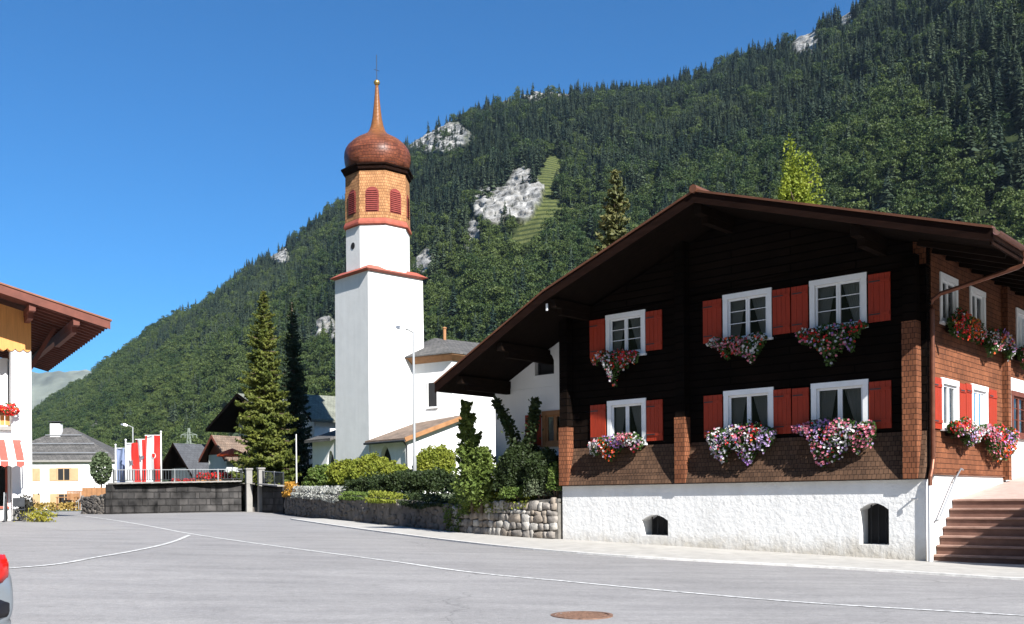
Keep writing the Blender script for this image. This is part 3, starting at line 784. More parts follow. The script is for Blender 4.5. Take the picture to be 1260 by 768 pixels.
# manhole
mh = empty('manhole_cover', (.88, 12.75, G(.88, 12.75)), R(8), 'round rusty cast iron manhole cover set in the grey asphalt', 'manhole cover')
mb = MB(); mb.lathe([(.40, -.05), (.40, .012), (.345, .014), (.345, -.05)], 40); mb.build('rim', 'rust', mh)
mb = MB(); mb.lathe([(.338, -.06), (.338, .006)], 40)
for i in range(-7, 8):
    for j in range(-7, 8):
        x, y = i * .043 + (.021 if j % 2 else 0), j * .043
        if x * x + y * y < .315 ** 2: mb.box(x - .013, x + .013, y - .013, y + .013, .006, .014)
mb.build('lid', 'rust', mh)

# ================================================================ churchyard terrace and its walls
WALLP = [(1.42, 30.2, 1.62), (.2, 31.3, 1.55), (-.9, 32.7, 1.48), (-1.95, 34.2, 1.45), (-4.1, 37.8, 1.62), (-7.1, 43.2, 1.85), (-10.6, 49.5, 2.05), (-12.6, 54.0, 2.3), (-14.9, 56.6, 2.72), (-17.7, 54.6, 2.64), (-20.2, 50.3, 2.52)]
BACK = [(17, 40, 2.0), (16, 44, 2.0), (14, 50, 2.1), (10, 58, 2.2), (6, 72, 2.3), (0, 90, 2.3), (-8, 100, 2.3), (-16, 104, 2.3), (-24, 100, 2.4), (-29, 90, 2.5), (-32, 80, 2.5)]
mb = MB(); rows = []
for a, b in zip(WALLP, BACK):
    rows.append([mb.vt((a[0] + (b[0] - a[0]) * q / 10 , a[1] + (b[1] - a[1]) * q / 10, (a[2] - .12) + (b[2] - a[2] + .12) * q / 10)) for q in range(11)])
for k in range(len(rows) - 1):
    for q in range(10): mb.fi((rows[k][q], rows[k + 1][q], rows[k + 1][q + 1], rows[k][q + 1]))
tag(mb.build('churchyard_lawn', 'grass'), kind='structure')
def terr(x, y):
    """height of the terrace near the walls"""
    best = min(WALLP, key=lambda p: (p[0] - x) ** 2 + (p[1] - y) ** 2)
    return best[2] - .12

def wall_run(mb, pts, th, z0=-.3, inner=1):
    """thick wall along (x, y, ztop) points; thickness goes to the far side"""
    ring = []
    for k, p in enumerate(pts):
        a = np.array(pts[max(k - 1, 0)][:2]); b = np.array(pts[min(k + 1, len(pts) - 1)][:2]); d = (b - a) / np.linalg.norm(b - a)
        nr = np.array([d[1], -d[0]]) * th * inner
        g = G(p[0], p[1]) + z0
        ring.append([mb.vt((p[0], p[1], g)), mb.vt((p[0], p[1], p[2])), mb.vt((p[0] + nr[0], p[1] + nr[1], p[2])), mb.vt((p[0] + nr[0], p[1] + nr[1], g))])
    for A, B in zip(ring[:-1], ring[1:]):
        for q in range(4): mb.fi((A[q], B[q], B[(q + 1) % 4], A[(q + 1) % 4]))
    mb.fi(ring[0]); mb.fi(ring[-1][::-1])
def dens(pts, n): return [tuple(p) for p in catmull(pts, n)]

# rough rubble wall beside the chalet
w1 = empty('rubble_wall', (0, 0, 0), 0, 'rubble stone wall of pale boulders between the old grey wall and the white house base', 'stone wall')
mb = MB(); PT = dens([(1.40, 30.21, 1.60), (.2, 31.3, 1.52), (-.9, 32.7, 1.46), (-1.95, 34.2, 1.42)], 4); wall_run(mb, PT, .5); mb.build('mortar_core', 'mortar', w1)
rg = np.random.default_rng(5)
V0 = None
mbs = bmesh.new(); bmesh.ops.create_icosphere(mbs, subdivisions=2, radius=1); SPH = np.array([v.co[:] for v in mbs.verts]); SPT = np.array([[v.index for v in f.verts] for f in mbs.faces]); mbs.free()
parts = []
def on_wall(s):
    L = 0
    for a, b in zip(PT[:-1], PT[1:]):
        l = math.dist(a[:2], b[:2])
        if L + l >= s: t = (s - L) / l; return [a[i] + (b[i] - a[i]) * t for i in range(3)], ((b[0] - a[0]) / l, (b[1] - a[1]) / l)
        L += l
    return list(PT[-1]), ((b[0] - a[0]) / l, (b[1] - a[1]) / l)
TOT = sum(math.dist(a[:2], b[:2]) for a, b in zip(PT[:-1], PT[1:]))
z = .04
while z < 1.36:
    hh = rg.uniform(.12, .27); s = rg.uniform(0, .15)
    while s < TOT:
        ww = rg.uniform(.12, .40) * (1.5 if rg.random() < .22 else 1)
        p, d = on_wall(min(s + ww / 2, TOT - .01)); zz = G(p[0], p[1]) + z + hh / 2 + rg.normal() * .015
        if zz + hh / 2 < p[2] + .08:
            B = np.sign(SPH) * np.abs(SPH) ** .38
            h2 = hh * rg.uniform(.8, 1.3)
            B = B * np.array([ww * .49, .115, h2 * .49]) * (1 + .26 * fbm(SPH[:, 0] * 1.6 + s * 7, SPH[:, 1] * 1.6 + z * 9, SPH[:, 2] * 1.6, o=3)[:, None])
            a = rg.normal() * .12; B = np.stack([B[:, 0] * math.cos(a) - B[:, 2] * math.sin(a), B[:, 1], B[:, 0] * math.sin(a) + B[:, 2] * math.cos(a)], 1)
            nx, ny = -d[1], d[0]                      # outward (towards the road)
            W = np.stack([p[0] + B[:, 0] * d[0] - B[:, 1] * nx + nx * .01, p[1] + B[:, 0] * d[1] - B[:, 1] * ny + ny * .01, zz + B[:, 2]], 1)
            parts.append((W, SPT, int(rg.integers(0, 3))))
        s += ww
    z += hh * .98
V, T, M_ = merge(parts)
MAT['stone_b'] = plain('brown_stone', (.235, .20, .165), .9, .4, 4, .6, bdist=.03); MAT['stone_c'] = plain('pale_stone', (.36, .34, .31), .9, .35, 4, .6, bdist=.03)
np_mesh('stonework', V, T, ['fieldstone', 'stone_b', 'stone_c'], w1, M_, smooth=False)

# old rendered wall further along
w2 = empty('garden_wall', (0, 0, 0), 0, 'old stained grey wall with plants spilling over its top, along the pavement below the hedge', 'wall')
mb = MB(); PT2 = dens([(-1.98, 34.24, 1.42), (-4.1, 37.8, 1.58), (-7.1, 43.2, 1.8), (-9.4, 47.4, 1.95), (-10.6, 49.5, 2.0), (-12.0, 52.6, 2.05)], 10)
PT2 = [(p[0], p[1], p[2] + .05 * float(vnoise(k * .7, 3.1))) for k, p in enumerate(PT2)]
wall_run(mb, PT2, .5); mb.build('wall_body', 'oldwall', w2)
parts = []
for k in range(330):
    i = int(rg.integers(0, len(PT2) - 1)); t = rg.random(); p = [PT2[i][q] + (PT2[i + 1][q] - PT2[i][q]) * t for q in range(3)]
    d = np.array([PT2[i + 1][0] - PT2[i][0], PT2[i + 1][1] - PT2[i][1]]); d /= np.linalg.norm(d); nx, ny = -d[1], d[0]
    g = G(p[0], p[1]); zz = g + rg.random() * (p[2] - g - .1) + .05; ww = rg.uniform(.15, .5); hh = rg.uniform(.1, .24)
    B = np.sign(SPH) * np.abs(SPH) ** .6 * np.array([ww * .5, .05, hh * .5])
    W = np.stack([p[0] + B[:, 0] * d[0] + B[:, 1] * nx, p[1] + B[:, 0] * d[1] + B[:, 1] * ny, zz + B[:, 2]], 1); parts.append((W, SPT, 0))
V, T, M_ = merge(parts); np_mesh('stonework', V, T, 'oldwall', w2, smooth=True)

# dark block walls with the gap for the churchyard steps
def block_wall(pts, label):
    o = empty('retaining_wall', (0, 0, 0), 0, label, 'retaining wall')
    mb = MB(); wall_run(mb, pts, .45); mb.build('wall_body', 'block_wall', o)
    mb = MB()
    for a, b in zip(pts[:-1], pts[1:]):
        mb.beam((a[0], a[1], a[2] + .05), (b[0], b[1], b[2] + .035), .58, .07)
    mb.build('coping', 'concrete', o); return o
LW = dens([(-15.35, 56.45, 2.70), (-16.3, 56.0, 2.68), (-17.7, 54.7, 2.64), (-19.2, 52.4, 2.58), (-20.2, 50.3, 2.52)], 4)
block_wall(LW, 'long dark stone block wall with pale coping below the flags and iron railing')
RW = [(-12.3, 53.4, 2.36), (-13.2, 55.0, 2.44), (-14.1, 56.2, 2.52)]
block_wall(RW, 'short dark wall section between the gap with steps and the old garden wall')
for p, h, lb in (((-15.0, 56.75), 3.38, 'pale square gate pillar on the railing side of the churchyard steps'), ((-14.25, 56.55), 3.40, 'pale square gate pillar on the hedge side of the churchyard steps')):
    o = empty('gate_pillar', (p[0], p[1], 0), R(30), lb, 'gate pillar', 'gate pillars at the churchyard steps')
    mb = MB(); mb.box(-.17, .17, -.17, .17, .7, h); mb.build('shaft', 'concrete', o, bevel=.015)
    mb = MB(); mb.box(-.21, .21, -.21, .21, h + .001, h + .1); mb.build('cap', 'concrete', o, bevel=.015)
o = empty('garden_steps', (-14.6, 56.9, G(-14.6, 56.9)), R(30), 'narrow dark stone steps in the gap between the two gate pillars', 'steps')
for k in range(6):
    mb = MB(); mb.box(-.36, .36, k * .32, k * .32 + .34, k * .28 - .2, (k + 1) * .28); mb.build('step', 'oldwall', o)

def railing(pts, h, label, gap=.13, post=1.7, uprights=None):
    o = empty('iron_railing', (0, 0, 0), 0, label, 'railing')
    mb = MB(); mr = MB(); ml = MB(); n = 0
    L = []
    for a, b in zip(pts[:-1], pts[1:]):
        mr.beam((a[0], a[1], a[2] + h), (b[0], b[1], b[2] + h), .05, .04); ml.beam((a[0], a[1], a[2] + .12), (b[0], b[1], b[2] + .12), .04, .03)
        l = math.dist(a[:2], b[:2]); k = max(1, int(l / gap))
        for q in range(k):
            t = (q + .5) / k; p = [a[i] + (b[i] - a[i]) * t for i in range(3)]
            mb.beam((p[0], p[1], p[2] + .12), (p[0], p[1], p[2] + h), .035, .035, (1, 0, 0))
        L.append(l)
    mr.build('rail', 'grey_paint', o); ml.build('rail', 'iron', o); mb.build('bars', 'iron', o)
    tot = sum(L); m_ = int(tot / post)
    for q in range(m_ + 1):
        s = tot * q / max(1, m_); acc = 0
        for (a, b), l in zip(zip(pts[:-1], pts[1:]), L):
            if s <= acc + l + 1e-6:
                t = (s - acc) / l; p = [a[i] + (b[i] - a[i]) * t for i in range(3)]; break
            acc += l
        mp = MB(); mp.beam((p[0], p[1], p[2] - .0), (p[0], p[1], p[2] + h + .04), .06, .06, (1, 0, 0)); mp.build('post', 'grey_paint' if q % 2 else 'iron', o)
    return o
inn = lambda pts, dz: [(p[0] - .0, p[1] + .22, p[2] + dz) for p in pts]
railing(inn(LW, .07), .66, 'dark iron railing along the top of the long block wall in front of the flags', .16, 1.15)
railing(inn(RW, .07), .70, 'short iron railing between the gate pillar and the church hedge', .16, 1.3)

# low mossy wall and fence in front of the white farmhouse
w3 = empty('low_stone_wall', (0, 0, 0), 0, 'low dark rubble wall left of the long block wall, under the terrace fence', 'stone wall')
mb = MB(); P3 = dens([(-20.35, 50.5, 2.0), (-21.6, 51.6, 1.95), (-23.0, 53.2, 1.9)], 5); wall_run(mb, P3, .4); mb.build('wall_body', 'mortar', w3)
parts = []
for k in range(170):
    i = int(rg.integers(0, len(P3) - 1)); t = rg.random(); p = [P3[i][q] + (P3[i + 1][q] - P3[i][q]) * t for q in range(3)]
    d = np.array([P3[i + 1][0] - P3[i][0], P3[i + 1][1] - P3[i][1]]); d /= np.linalg.norm(d); nx, ny = -d[1], d[0]
    g = G(p[0], p[1]); zz = g + rg.random() * (p[2] - g); ww = rg.uniform(.15, .4); hh = rg.uniform(.1, .2)
    B = np.sign(SPH) * np.abs(SPH) ** .6 * np.array([ww * .5, .07, hh * .5])
    parts.append((np.stack([p[0] + B[:, 0] * d[0] + B[:, 1] * nx, p[1] + B[:, 0] * d[1] + B[:, 1] * ny, zz + B[:, 2]], 1), SPT, 0))
V, T, M_ = merge(parts); np_mesh('stonework', V, T, 'oldwall', w3, smooth=True)

# ================================================================ the church
C33 = R(42); CP = Vector((-9.7, 68.0, 0))
ch = empty('church', CP, C33, 'white church with a tall tower under a red onion dome', 'church')
TWX, TWY, LED = 4.65, 4.2, 17.3
mb = MB(); bt = .10
mb.prism([(-bt, -bt, 0), (TWX + bt, -bt, 0), (TWX + bt, TWY, 0), (-bt, TWY, 0)], [(0, 0, LED), (TWX, 0, LED), (TWX, TWY, LED), (0, TWY, LED)])
tower = mb.build('tower', 'plaster_church', ch)
mb = MB(); ov = .28
mb.prism([(-.02, -.02, LED + .001), (TWX + .02, -.02, LED + .001), (TWX + .02, TWY + .02, LED + .001), (-.02, TWY + .02, LED + .001)], [(-ov, -ov, LED + .12), (TWX + ov, -ov, LED + .12), (TWX + ov, TWY + ov, LED + .12), (-ov, TWY + ov, LED + .12)])
mb.prism([(-ov, -ov, LED + .121), (TWX + ov, -ov, LED + .121), (TWX + ov, TWY + ov, LED + .121), (-ov, TWY + ov, LED + .121)], [(.3, .3, LED + .5), (TWX - .3, .3, LED + .5), (TWX - .3, TWY - .3, LED + .5), (.3, TWY - .3, LED + .5)])
mb.build('ledge', 'red_trim', tower)
OC = (2.3, 2.1); OR = 2.3; RO = R(22.5); ZB = 20.8; ZE = 24.72
mb = MB(); mb.lathe([(OR, LED + .2), (OR, ZB)], 8, OC, RO); up = mb.build('upper_tower', 'plaster_church', ch)
mb = MB(); mb.lathe([(OR + .02, ZB - .12), (OR + .16, ZB - .05), (OR + .16, ZB + .08), (OR + .05, ZB + .35), (OR - .1, ZB + .38)], 8, OC, RO); mb.build('belfry_ring', 'red_trim', ch)
mb = MB(); mb.lathe([(OR + .045, ZB + .30), (OR + .01, ZE - .05)], 8, OC, RO); belf = mb.build('belfry', 'shingle_tower', ch)
mb = MB(); mb.lathe([(OR + .0, ZE - .28), (OR + .16, ZE - .16), (OR + .20, ZE), (OR + .32, ZE + .1), (OR + .33, ZE + .2), (OR + .1, ZE + .27)], 8, OC, RO); mb.build('eaves_cornice', 'barge', ch)
APO = OR * math.cos(RO)
def facet(k, off):
    a = R(45) * k
    def f(u, v, w):
        rr = APO + off + w
        return (OC[0] + rr * math.cos(a) - u * math.sin(a), OC[1] + rr * math.sin(a) + u * math.cos(a), v)
    return f
for k in range(8):
    z0, z1, hw_ = 21.65, 23.25, .40
    arc = [(hw_ * math.cos(math.pi * q / 10), z1 - .40 + .40 * math.sin(math.pi * q / 10)) for q in range(11)]
    mb = MB(facet(k, .03)); mb.extr([(-hw_ - .07, z0 - .06), (hw_ + .07, z0 - .06)] + [(p[0] * 1.17, p[1] + (.07 if p[1] > z1 - .39 else 0)) for p in arc], -.1, .012)
    fr = mb.build('belfry_window', 'louvre_red', belf)
    mb = MB(facet(k, .03))
    n = 11
    for q in range(n):
        v = z0 + .03 + (z1 - z0 - .1) * q / n
        half = hw_ if v < z1 - .42 else math.sqrt(max(.01, .16 - (v - z1 + .40) ** 2)) - .01
        h_ = (z1 - z0) / n
        mb.prism([(-half, v, .013), (half, v, .013), (half, v, .075), (-half, v, .075)], [(-half, v + h_ * .8, .013), (half, v + h_ * .8, .013), (half, v + h_ * .72, .028), (-half, v + h_ * .72, .028)])
    mb.build('louvre_slats', 'louvre_red', belf)
# tower window
mb = MB(facet(4, .0))
mb.tube([(0, 19.4, -.05), (0, 19.4, .02)], .24, 14); mb.build('round_window', 'dark_in', up)
# onion dome
prof = [(2.05, 25.42), (2.22, 25.6), (2.34, 25.95), (2.39, 26.34), (2.36, 26.7), (2.25, 27.02), (2.06, 27.32), (1.78, 27.58), (1.42, 27.82), (1.05, 28.02), (.76, 28.2), (.58, 28.42), (.45, 28.75), (.34, 29.2), (.26, 29.8), (.18, 30.47), (.13, 31.0), (.1, 31.25)]
prof = [(r, z - .5 if z < 28.3 else z - .5 * (31.25 - z) / 2.95) for r, z in prof]
mb = MB(); mb.lathe(prof, 16, OC, RO); dome = mb.build('onion_dome', 'dome', ch, smooth=True)
mb = MB(); mb.lathe([(.02, 31.18), (.14, 31.24), (.22, 31.36), (.22, 31.46), (.14, 31.58), (.02, 31.63)], 14, OC); MAT['gold'] = plain('weathered_gilding', (.55, .36, .13), .35, .2, 6, metallic=.8); mb.build('ball', 'gold', dome, smooth=True)
mb = MB(); mb.tube([(OC[0], OC[1], 31.6), (OC[0], OC[1], 33.4)], .022, 6); mb.tube([(OC[0] - .22, OC[1], 32.3), (OC[0] + .22, OC[1], 32.3)], .018, 6); mb.build('finial', 'iron', dome)
# nave
NV = [(3.6, .01), (4.52, -3.41), (19, -3.41), (19, 6.2), (4.19, 6.2)]
EZ = 11.55
mb = MB(); mb.prism([(x, y, 1) for x, y in NV], [(x, y, EZ) for x, y in NV]); nave = mb.build('nave', 'plaster_church', ch)
def off(poly, d):
    cx = sum(p[0] for p in poly) / len(poly); cy = sum(p[1] for p in poly) / len(poly); o = []
    n = len(poly)
    for k in range(n):
        a, b, c = np.array(poly[k - 1]), np.array(poly[k]), np.array(poly[(k + 1) % n])
        e1 = (b - a) / np.linalg.norm(b - a); e2 = (c - b) / np.linalg.norm(c - b); n1 = np.array([e1[1], -e1[0]]); n2 = np.array([e2[1], -e2[0]])
        mdir = n1 + n2; mdir = mdir / np.dot(mdir, n1) ; o.append(tuple(b + mdir * d))
    return o
E1 = off(NV, .55)
mb = MB(); mb.prism([(x, y, EZ - .05) for x, y in E1], [(x, y, EZ + .02) for x, y in E1]); mb.build('eaves', 'lit_wood', nave)
mb = MB(); mb.prism([(x, y, EZ - .40) for x, y in off(NV, .03)], [(x, y, EZ - .051) for x, y in off(NV, .38)]); mb.build('eaves_moulding', 'lit_wood', nave)
E2 = off(NV, .62); RA, RB = (6.6, 1.2, 13.5), (17.0, 1.4, 13.7)
mb = MB(); top = [(x, y, EZ + .10) for x, y in E2]
mb.face([top[0], top[1], RA]); mb.face([top[1], top[2], RB, RA]); mb.face([top[2], top[3], RB]); mb.face([top[3], top[4], RA, RB]); mb.face([top[4], top[0], RA])
mb.prism([(x, y, EZ + .021) for x, y in E2], [(x, y, EZ + .098) for x, y in E2]); mb.build('roof', 'grey_roof', nave)
mb = MB(); mb.lathe([(.12, 13.0), (.12, 14.2), (.17, 14.22), (.17, 14.3), (.02, 14.36)], 10, (7.3, .9)); mb.build('vent_pipe', 'lit_wood', nave)
# window in the slanted choir wall
dv = Vector((4.52 - 3.6, -3.41 - .01)).normalized(); nv_ = Vector((dv.y, -dv.x))
def AM(u, v, w): return (3.6 + dv.x * u + nv_.x * w, .01 + dv.y * u + nv_.y * w, v)
mb = MB(AM); mb.box(1.5, 2.25, 8.1, 9.75, -.1, .012); mb.build('window', 'dark_in', nave)
mb = MB(AM); mb.box(1.42, 1.498, 8.05, 9.85, .0, .05); mb.box(2.252, 2.33, 8.05, 9.85, .0, .05); mb.box(1.4, 2.35, 7.95, 8.048, .0, .09); mb.build('window_surround', 'plaster_smooth', nave)
# lean-to porch in front of the tower
def arch_hole(mb, u0, u1, v0, v1, zs, ztop, wl, wr, w0, w1):
    """wall panel u0..u1 x v0..v1 with a pointed arch opening wl..wr springing at zs"""
    c = (wl + wr) / 2; hw2 = (wr - wl) / 2; pts = []
    for q in range(9):
        t = q / 8; pts.append((wl + hw2 * t, zs + (ztop - zs) * math.sin(t * math.pi / 2) ** .8))
    right = [(2 * c - p[0], p[1]) for p in pts[::-1]]
    mb.extr([(u0, v0), (wl, v0)] + pts + [(c, v1), (u0, v1)], w0, w1)
    mb.extr([(c, v1)] + right + [(wr, v0), (u1, v0), (u1, v1)], w0, w1)
PM = lambda u, v, w: (-w, -u, v)                     # left faces: u runs towards the road, outward = -x
po = MB(PM); arch_hole(po, .1, 4.4, 1.2, 5.55, 4.1, 5.2, 1.1, 2.6, -.35, .0)
po.map = None
mbv = [(0.001, 1.2), (4.6, 1.2), (4.6, 7.0), (0.001, 5.5)]
po.map = lambda u, v, w: (u, -w, v); po.extr([(.36, 1.2), (4.6, 1.2), (4.6, 7.1), (.36, 5.62)], 4.0, 4.399)
porch = po.build('porch', 'plaster_church', ch)
mb = MB(PM); mb.face([(1.0, 1.2, -.34), (2.7, 1.2, -.34), (2.7, 5.3, -.34), (1.0, 5.3, -.34)]); mb.build('arched_doorway', 'dark_in', porch)
mb = MB(); s = (7.12 - 5.55) / 4.6
mb.prism([(-.45, -4.75, 5.55 - .45 * s), (4.75, -4.75, 5.55 + 4.75 * s), (4.75, -4.75, 5.75 + 4.75 * s), (-.45, -4.75, 5.75 - .45 * s)], [(-.45, -.12, 5.55 - .45 * s), (4.75, -.12, 5.55 + 4.75 * s), (4.75, -.12, 5.75 + 4.75 * s), (-.45, -.12, 5.75 - .45 * s)])
proof = mb.build('porch_roof', 'tan_roof', porch)
mb = MB(); mb.prism([(-.5, -4.80, 5.50 - .5 * s), (4.78, -4.80, 5.50 + 4.78 * s), (4.78, -4.80, 5.80 + 4.78 * s), (-.5, -4.80, 5.80 - .5 * s)], [(-.5, -4.752, 5.50 - .5 * s), (4.78, -4.752, 5.50 + 4.78 * s), (4.78, -4.752, 5.80 + 4.78 * s), (-.5, -4.752, 5.80 - .5 * s)])
mb.build('bargeboard', 'lit_wood', proof)
mb = MB(); mb.tube([(-.50, -4.8, 5.42), (-.50, -.1, 5.42)], .08, 8); mb.tube([(-.42, -4.5, 5.40), (-.12, -4.46, 5.1), (-.06, -4.46, 1.5)], .05, 8); mb.build('gutter', 'iron', proof)
mb = MB(lambda u, v, w: (u, -w, v)); mb.box(3.25, 3.85, 4.05, 4.75, 4.36, 4.41); mb.build('window', 'dark_in', porch)
mb = MB(lambda u, v, w: (u, -w, v)); mb.box(3.15, 3.248, 3.98, 4.82, 4.37, 4.46); mb.box(3.852, 3.95, 3.98, 4.82, 4.37, 4.46); mb.box(3.15, 3.95, 3.9, 3.978, 4.37, 4.5); mb.build('window_surround', 'concrete', porch)
# lower aisle seen left of the tower
mb = MB(lambda u, v, w: (-w, u, v)); arch_hole(mb, TWY + .005, 7.5, 1.2, 6.0, 4.0, 5.2, 4.4, 5.6, -.35, .0)
mb.map = None; mb.box(.36, 4.0, 7.1, 7.5, 1.2, 6.0)
ais = mb.build('aisle', 'plaster_church', ch)
mb = MB(lambda u, v, w: (-w, u, v)); mb.face([(4.35, 1.2, -.34), (5.7, 1.2, -.34), (5.7, 5.3, -.34), (4.35, 5.3, -.34)]); mb.build('arched_window', 'dark_in', ais)
mb = MB(); mb.prism([(-.5, TWY + .01, 5.85), (4.2, TWY + .01, 7.4), (4.2, TWY + .01, 7.6), (-.5, TWY + .01, 6.05)], [(-.5, 7.8, 5.85), (4.2, 7.8, 7.4), (4.2, 7.8, 7.6), (-.5, 7.8, 6.05)]); mb.build('aisle_roof', 'grey_roof', ais)

# ================================================================ street lamps
def street_lamp(base, top, arm, label, lean=(0, 0)):
    o = empty('street_lamp', base, 0, label, 'street lamp', 'street lamps')
    h = top - base[2]
    mb = MB(); mb.lathe([(.085, 0), (.085, 1.6), (.06, 1.75), (.042, h)], 12); mb.build('pole', 'grey_paint', o, smooth=True)
    a = Vector(arm)
    mb = MB(); mb.tube([(0, 0, h - .05), (a.x * .3, a.y * .3, h + .08), (a.x * .55, a.y * .55, h + .13)], .035, 8); mb.build('arm', 'grey_paint', o, smooth=True)
    mb = MB(); d = a.normalized(); e = Vector((-d.y, d.x, 0)); p0 = a * .45; p1 = a
    def ring(p, w, z0, z1): return [(p.x + e.x * w, p.y + e.y * w, z0), (p.x - e.x * w, p.y - e.y * w, z0), (p.x - e.x * w * .7, p.y - e.y * w * .7, z1), (p.x + e.x * w * .7, p.y + e.y * w * .7, z1)]
    mb.prism(ring(p0, .09, h + .06, h + .17), ring(p0 + (p1 - p0) * .5, .15, h + .09, h + .26)); mb.prism(ring(p0 + (p1 - p0) * .501, .15, h + .09, h + .26), ring(p1, .10, h + .14, h + .24))
    mb.build('lamp_head', 'steel', o)
    return o
street_lamp((-4.05, 41.5, 1.7), 8.62, (-.72, .1, 0), 'tall pale street lamp standing in the hedge in front of the white church tower')
street_lamp((-28.9, 76, 1.0), 7.35, (-.85, -.1, 0), 'pale street lamp rising behind the blue flag, beside the white farmhouse')

# ================================================================ flags
def banner(px, Y, top_y, width, drop, cols, emblem, label, pole_side=1, seed=0):
    b = at(px, 590, Y); zt = at(px, top_y, Y).z; base = 2.35
    o = empty('banner_flag', (b.x, Y, base), 0, label, 'flag', 'banner flags above the block wall')
    h = zt - base
    mb = MB(); mb.lathe([(.05, 0), (.035, h + .12)], 8); mb.lathe([(.06, h + .12), (.06, h + .2), (.01, h + .24)], 8); mb.build('pole', 'white_paint', o, smooth=True)
    mb = MB(); nx, nz = 18, 26; g = []
    def cloth(u, v):
        return (pole_side * (.06 + u * width * (1 - .05 * v * math.sin(v * 3 + seed))) + .16 * v * v * (u if pole_side > 0 else 1 - .0 * u) * (1 if pole_side > 0 else .0), .10 * math.sin(u * 5.5 + v * 2.2 + seed) * (.3 + u) + .05 * math.sin(v * 7 + u * 3 + seed * 2), h - .05 - v * drop - .08 * u * (1 - v) * 0 + .10 * u * (.5 - v) * (1 if seed % 2 else .6))
    for j in range(nz + 1): g.append([mb.vt(cloth(i / nx, j / nz)) for i in range(nx + 1)])
    for j in range(nz):
        for i in range(nx):
            u = (i + .5) / nx; acc = 0
            for fr, mi in cols:
                acc += fr
                if u <= acc + 1e-6: mb.mi = mi; break
            mb.fi((g[j][i], g[j][i + 1], g[j + 1][i + 1], g[j + 1][i]))
    cl = mb.build('cloth', ['flag_red', 'flag_white', 'flag_blue'], o, smooth=True)
    mb = MB(); mb.box(min(0, pole_side * (width + .05)), max(0, pole_side * (width + .05)), -.015, .015, h - .04, h - .01); mb.build('crossbar', 'white_paint', o)
    def on(u, v, off): p = cloth(u, v); return (p[0], p[1] - off, p[2])
    if emblem:
        cu, cv, su, sv, kind = emblem
        if kind == 'eagle':
            S = [(0, -.55), (.12, -.42), (.1, -.25), (.3, -.42), (.5, -.5), (.55, -.1), (.42, .2), (.25, .25), (.18, .12), (.15, .35), (.28, .55), (0, .5)]
            sh = S + [(-x, y) for x, y in S[::-1] if x != 0]; mcol = ['flag_grey']
        elif kind == 'shield':
            S = [(-.4, -.5), (.4, -.5), (.42, .1), (.25, .4), (0, .58), (-.25, .4), (-.42, .1)]; sh = S; mcol = ['flag_red']
            ring_ = [(.62 * math.cos(2 * math.pi * q / 18), .7 * math.sin(2 * math.pi * q / 18)) for q in range(18)]
            mb = MB(); c = on(cu, cv, .025)
            for q in range(18):
                a, b2 = ring_[q], ring_[(q + 1) % 18]; mb.face([c, on(cu + a[0] * su, cv + a[1] * sv, .025), on(cu + b2[0] * su, cv + b2[1] * sv, .025)])
            mb.build('emblem_ground', 'flag_white', cl)
        else:
            S = [(-.4, -.6), (-.1, -.3), (.4, -.55), (.3, 0), (.42, .5), (.05, .25), (-.35, .6), (-.25, .1)]; sh = S; mcol = ['flag_grey']
        mb = MB(); c = on(cu, cv, .04)
        for q in range(len(sh)):
            a, b2 = sh[q], sh[(q + 1) % len(sh)]; mb.face([c, on(cu + a[0] * su, cv + a[1] * sv, .04), on(cu + b2[0] * su, cv + b2[1] * sv, .04)])
        mb.build('emblem', mcol, cl)
    return o
banner(142.5, 61.5, 551, .52, 2.1, [(1.0, 2)], None, 'plain pale blue banner flag, beside the white farmhouse', 1, 0)
banner(155, 60, 545, .68, 2.55, [(.46, 1), (.54, 0)], (.40, .46, .50, .13, 'lion'), 'banner flag half white and half red with a small dark emblem', 1, 1)
banner(180, 60.2, 540, .60, 2.7, [(.28, 0), (.48, 1), (.24, 0)], (.52, .42, .72, .13, 'eagle'), 'red and white banner flag with a grey eagle emblem', -1, 2)
banner(198.5, 60, 535, .92, 2.9, [(.38, 0), (.52, 1), (.10, 0)], (.40, .42, .26, .085, 'shield'), 'broad white and red banner flag with a small red shield', -1, 3)
# ================================================================ shop house at the left edge
LB = at(40, 640, 38.0); LBZ = .94
lb = empty('shop_house', (LB.x, LB.y, 0), R(33), 'white shop house with orange gable boards and wide brown eaves at the left edge', 'house')
LF = lambda u, v, w: (u, -w, v)
mb = MB(LF)
mb.box(-.69, 0, LBZ - .4, 7.44, -.6, 0)
mb.box(-12, -.70, LBZ + 3.05, LBZ + 3.4, -.5, -.02)           # lintel over the shop front
mb.box(-12, -.70, LBZ + 3.401, 7.2, -1.2, -1.0)                # recessed balcony wall
mb.map = None
mb.box(-.42, 0, .601, 12, LBZ - .4, 7.44); mb.box(-12, -.421, 11.6, 12, LBZ - .4, 7.44); mb.box(-12, -11.7, .6, 11.59, LBZ - .4, 7.44)
lw_ = mb.build('wall', 'plaster_smooth', lb)
mb = MB(LF); mb.box(-.685, -.02, LBZ - .1, LBZ + .45, .001, .03); mb.build('plinth', 'concrete', lb)
mb = MB(LF); mb.wall(-12, -.70, LBZ - .2, LBZ + 3.04, [(-3.9, -.80, LBZ + .55, LBZ + 2.6)], -.55, -.40); mb.build('shop_front', 'plaster_smooth', lb)
mb = MB(LF); mb.face([(-3.9, LBZ + .55, -.48), (-.8, LBZ + .55, -.48), (-.8, LBZ + 2.6, -.48), (-3.9, LBZ + 2.6, -.48)]); pn = mb.build('shop_window', 'glass', lb)
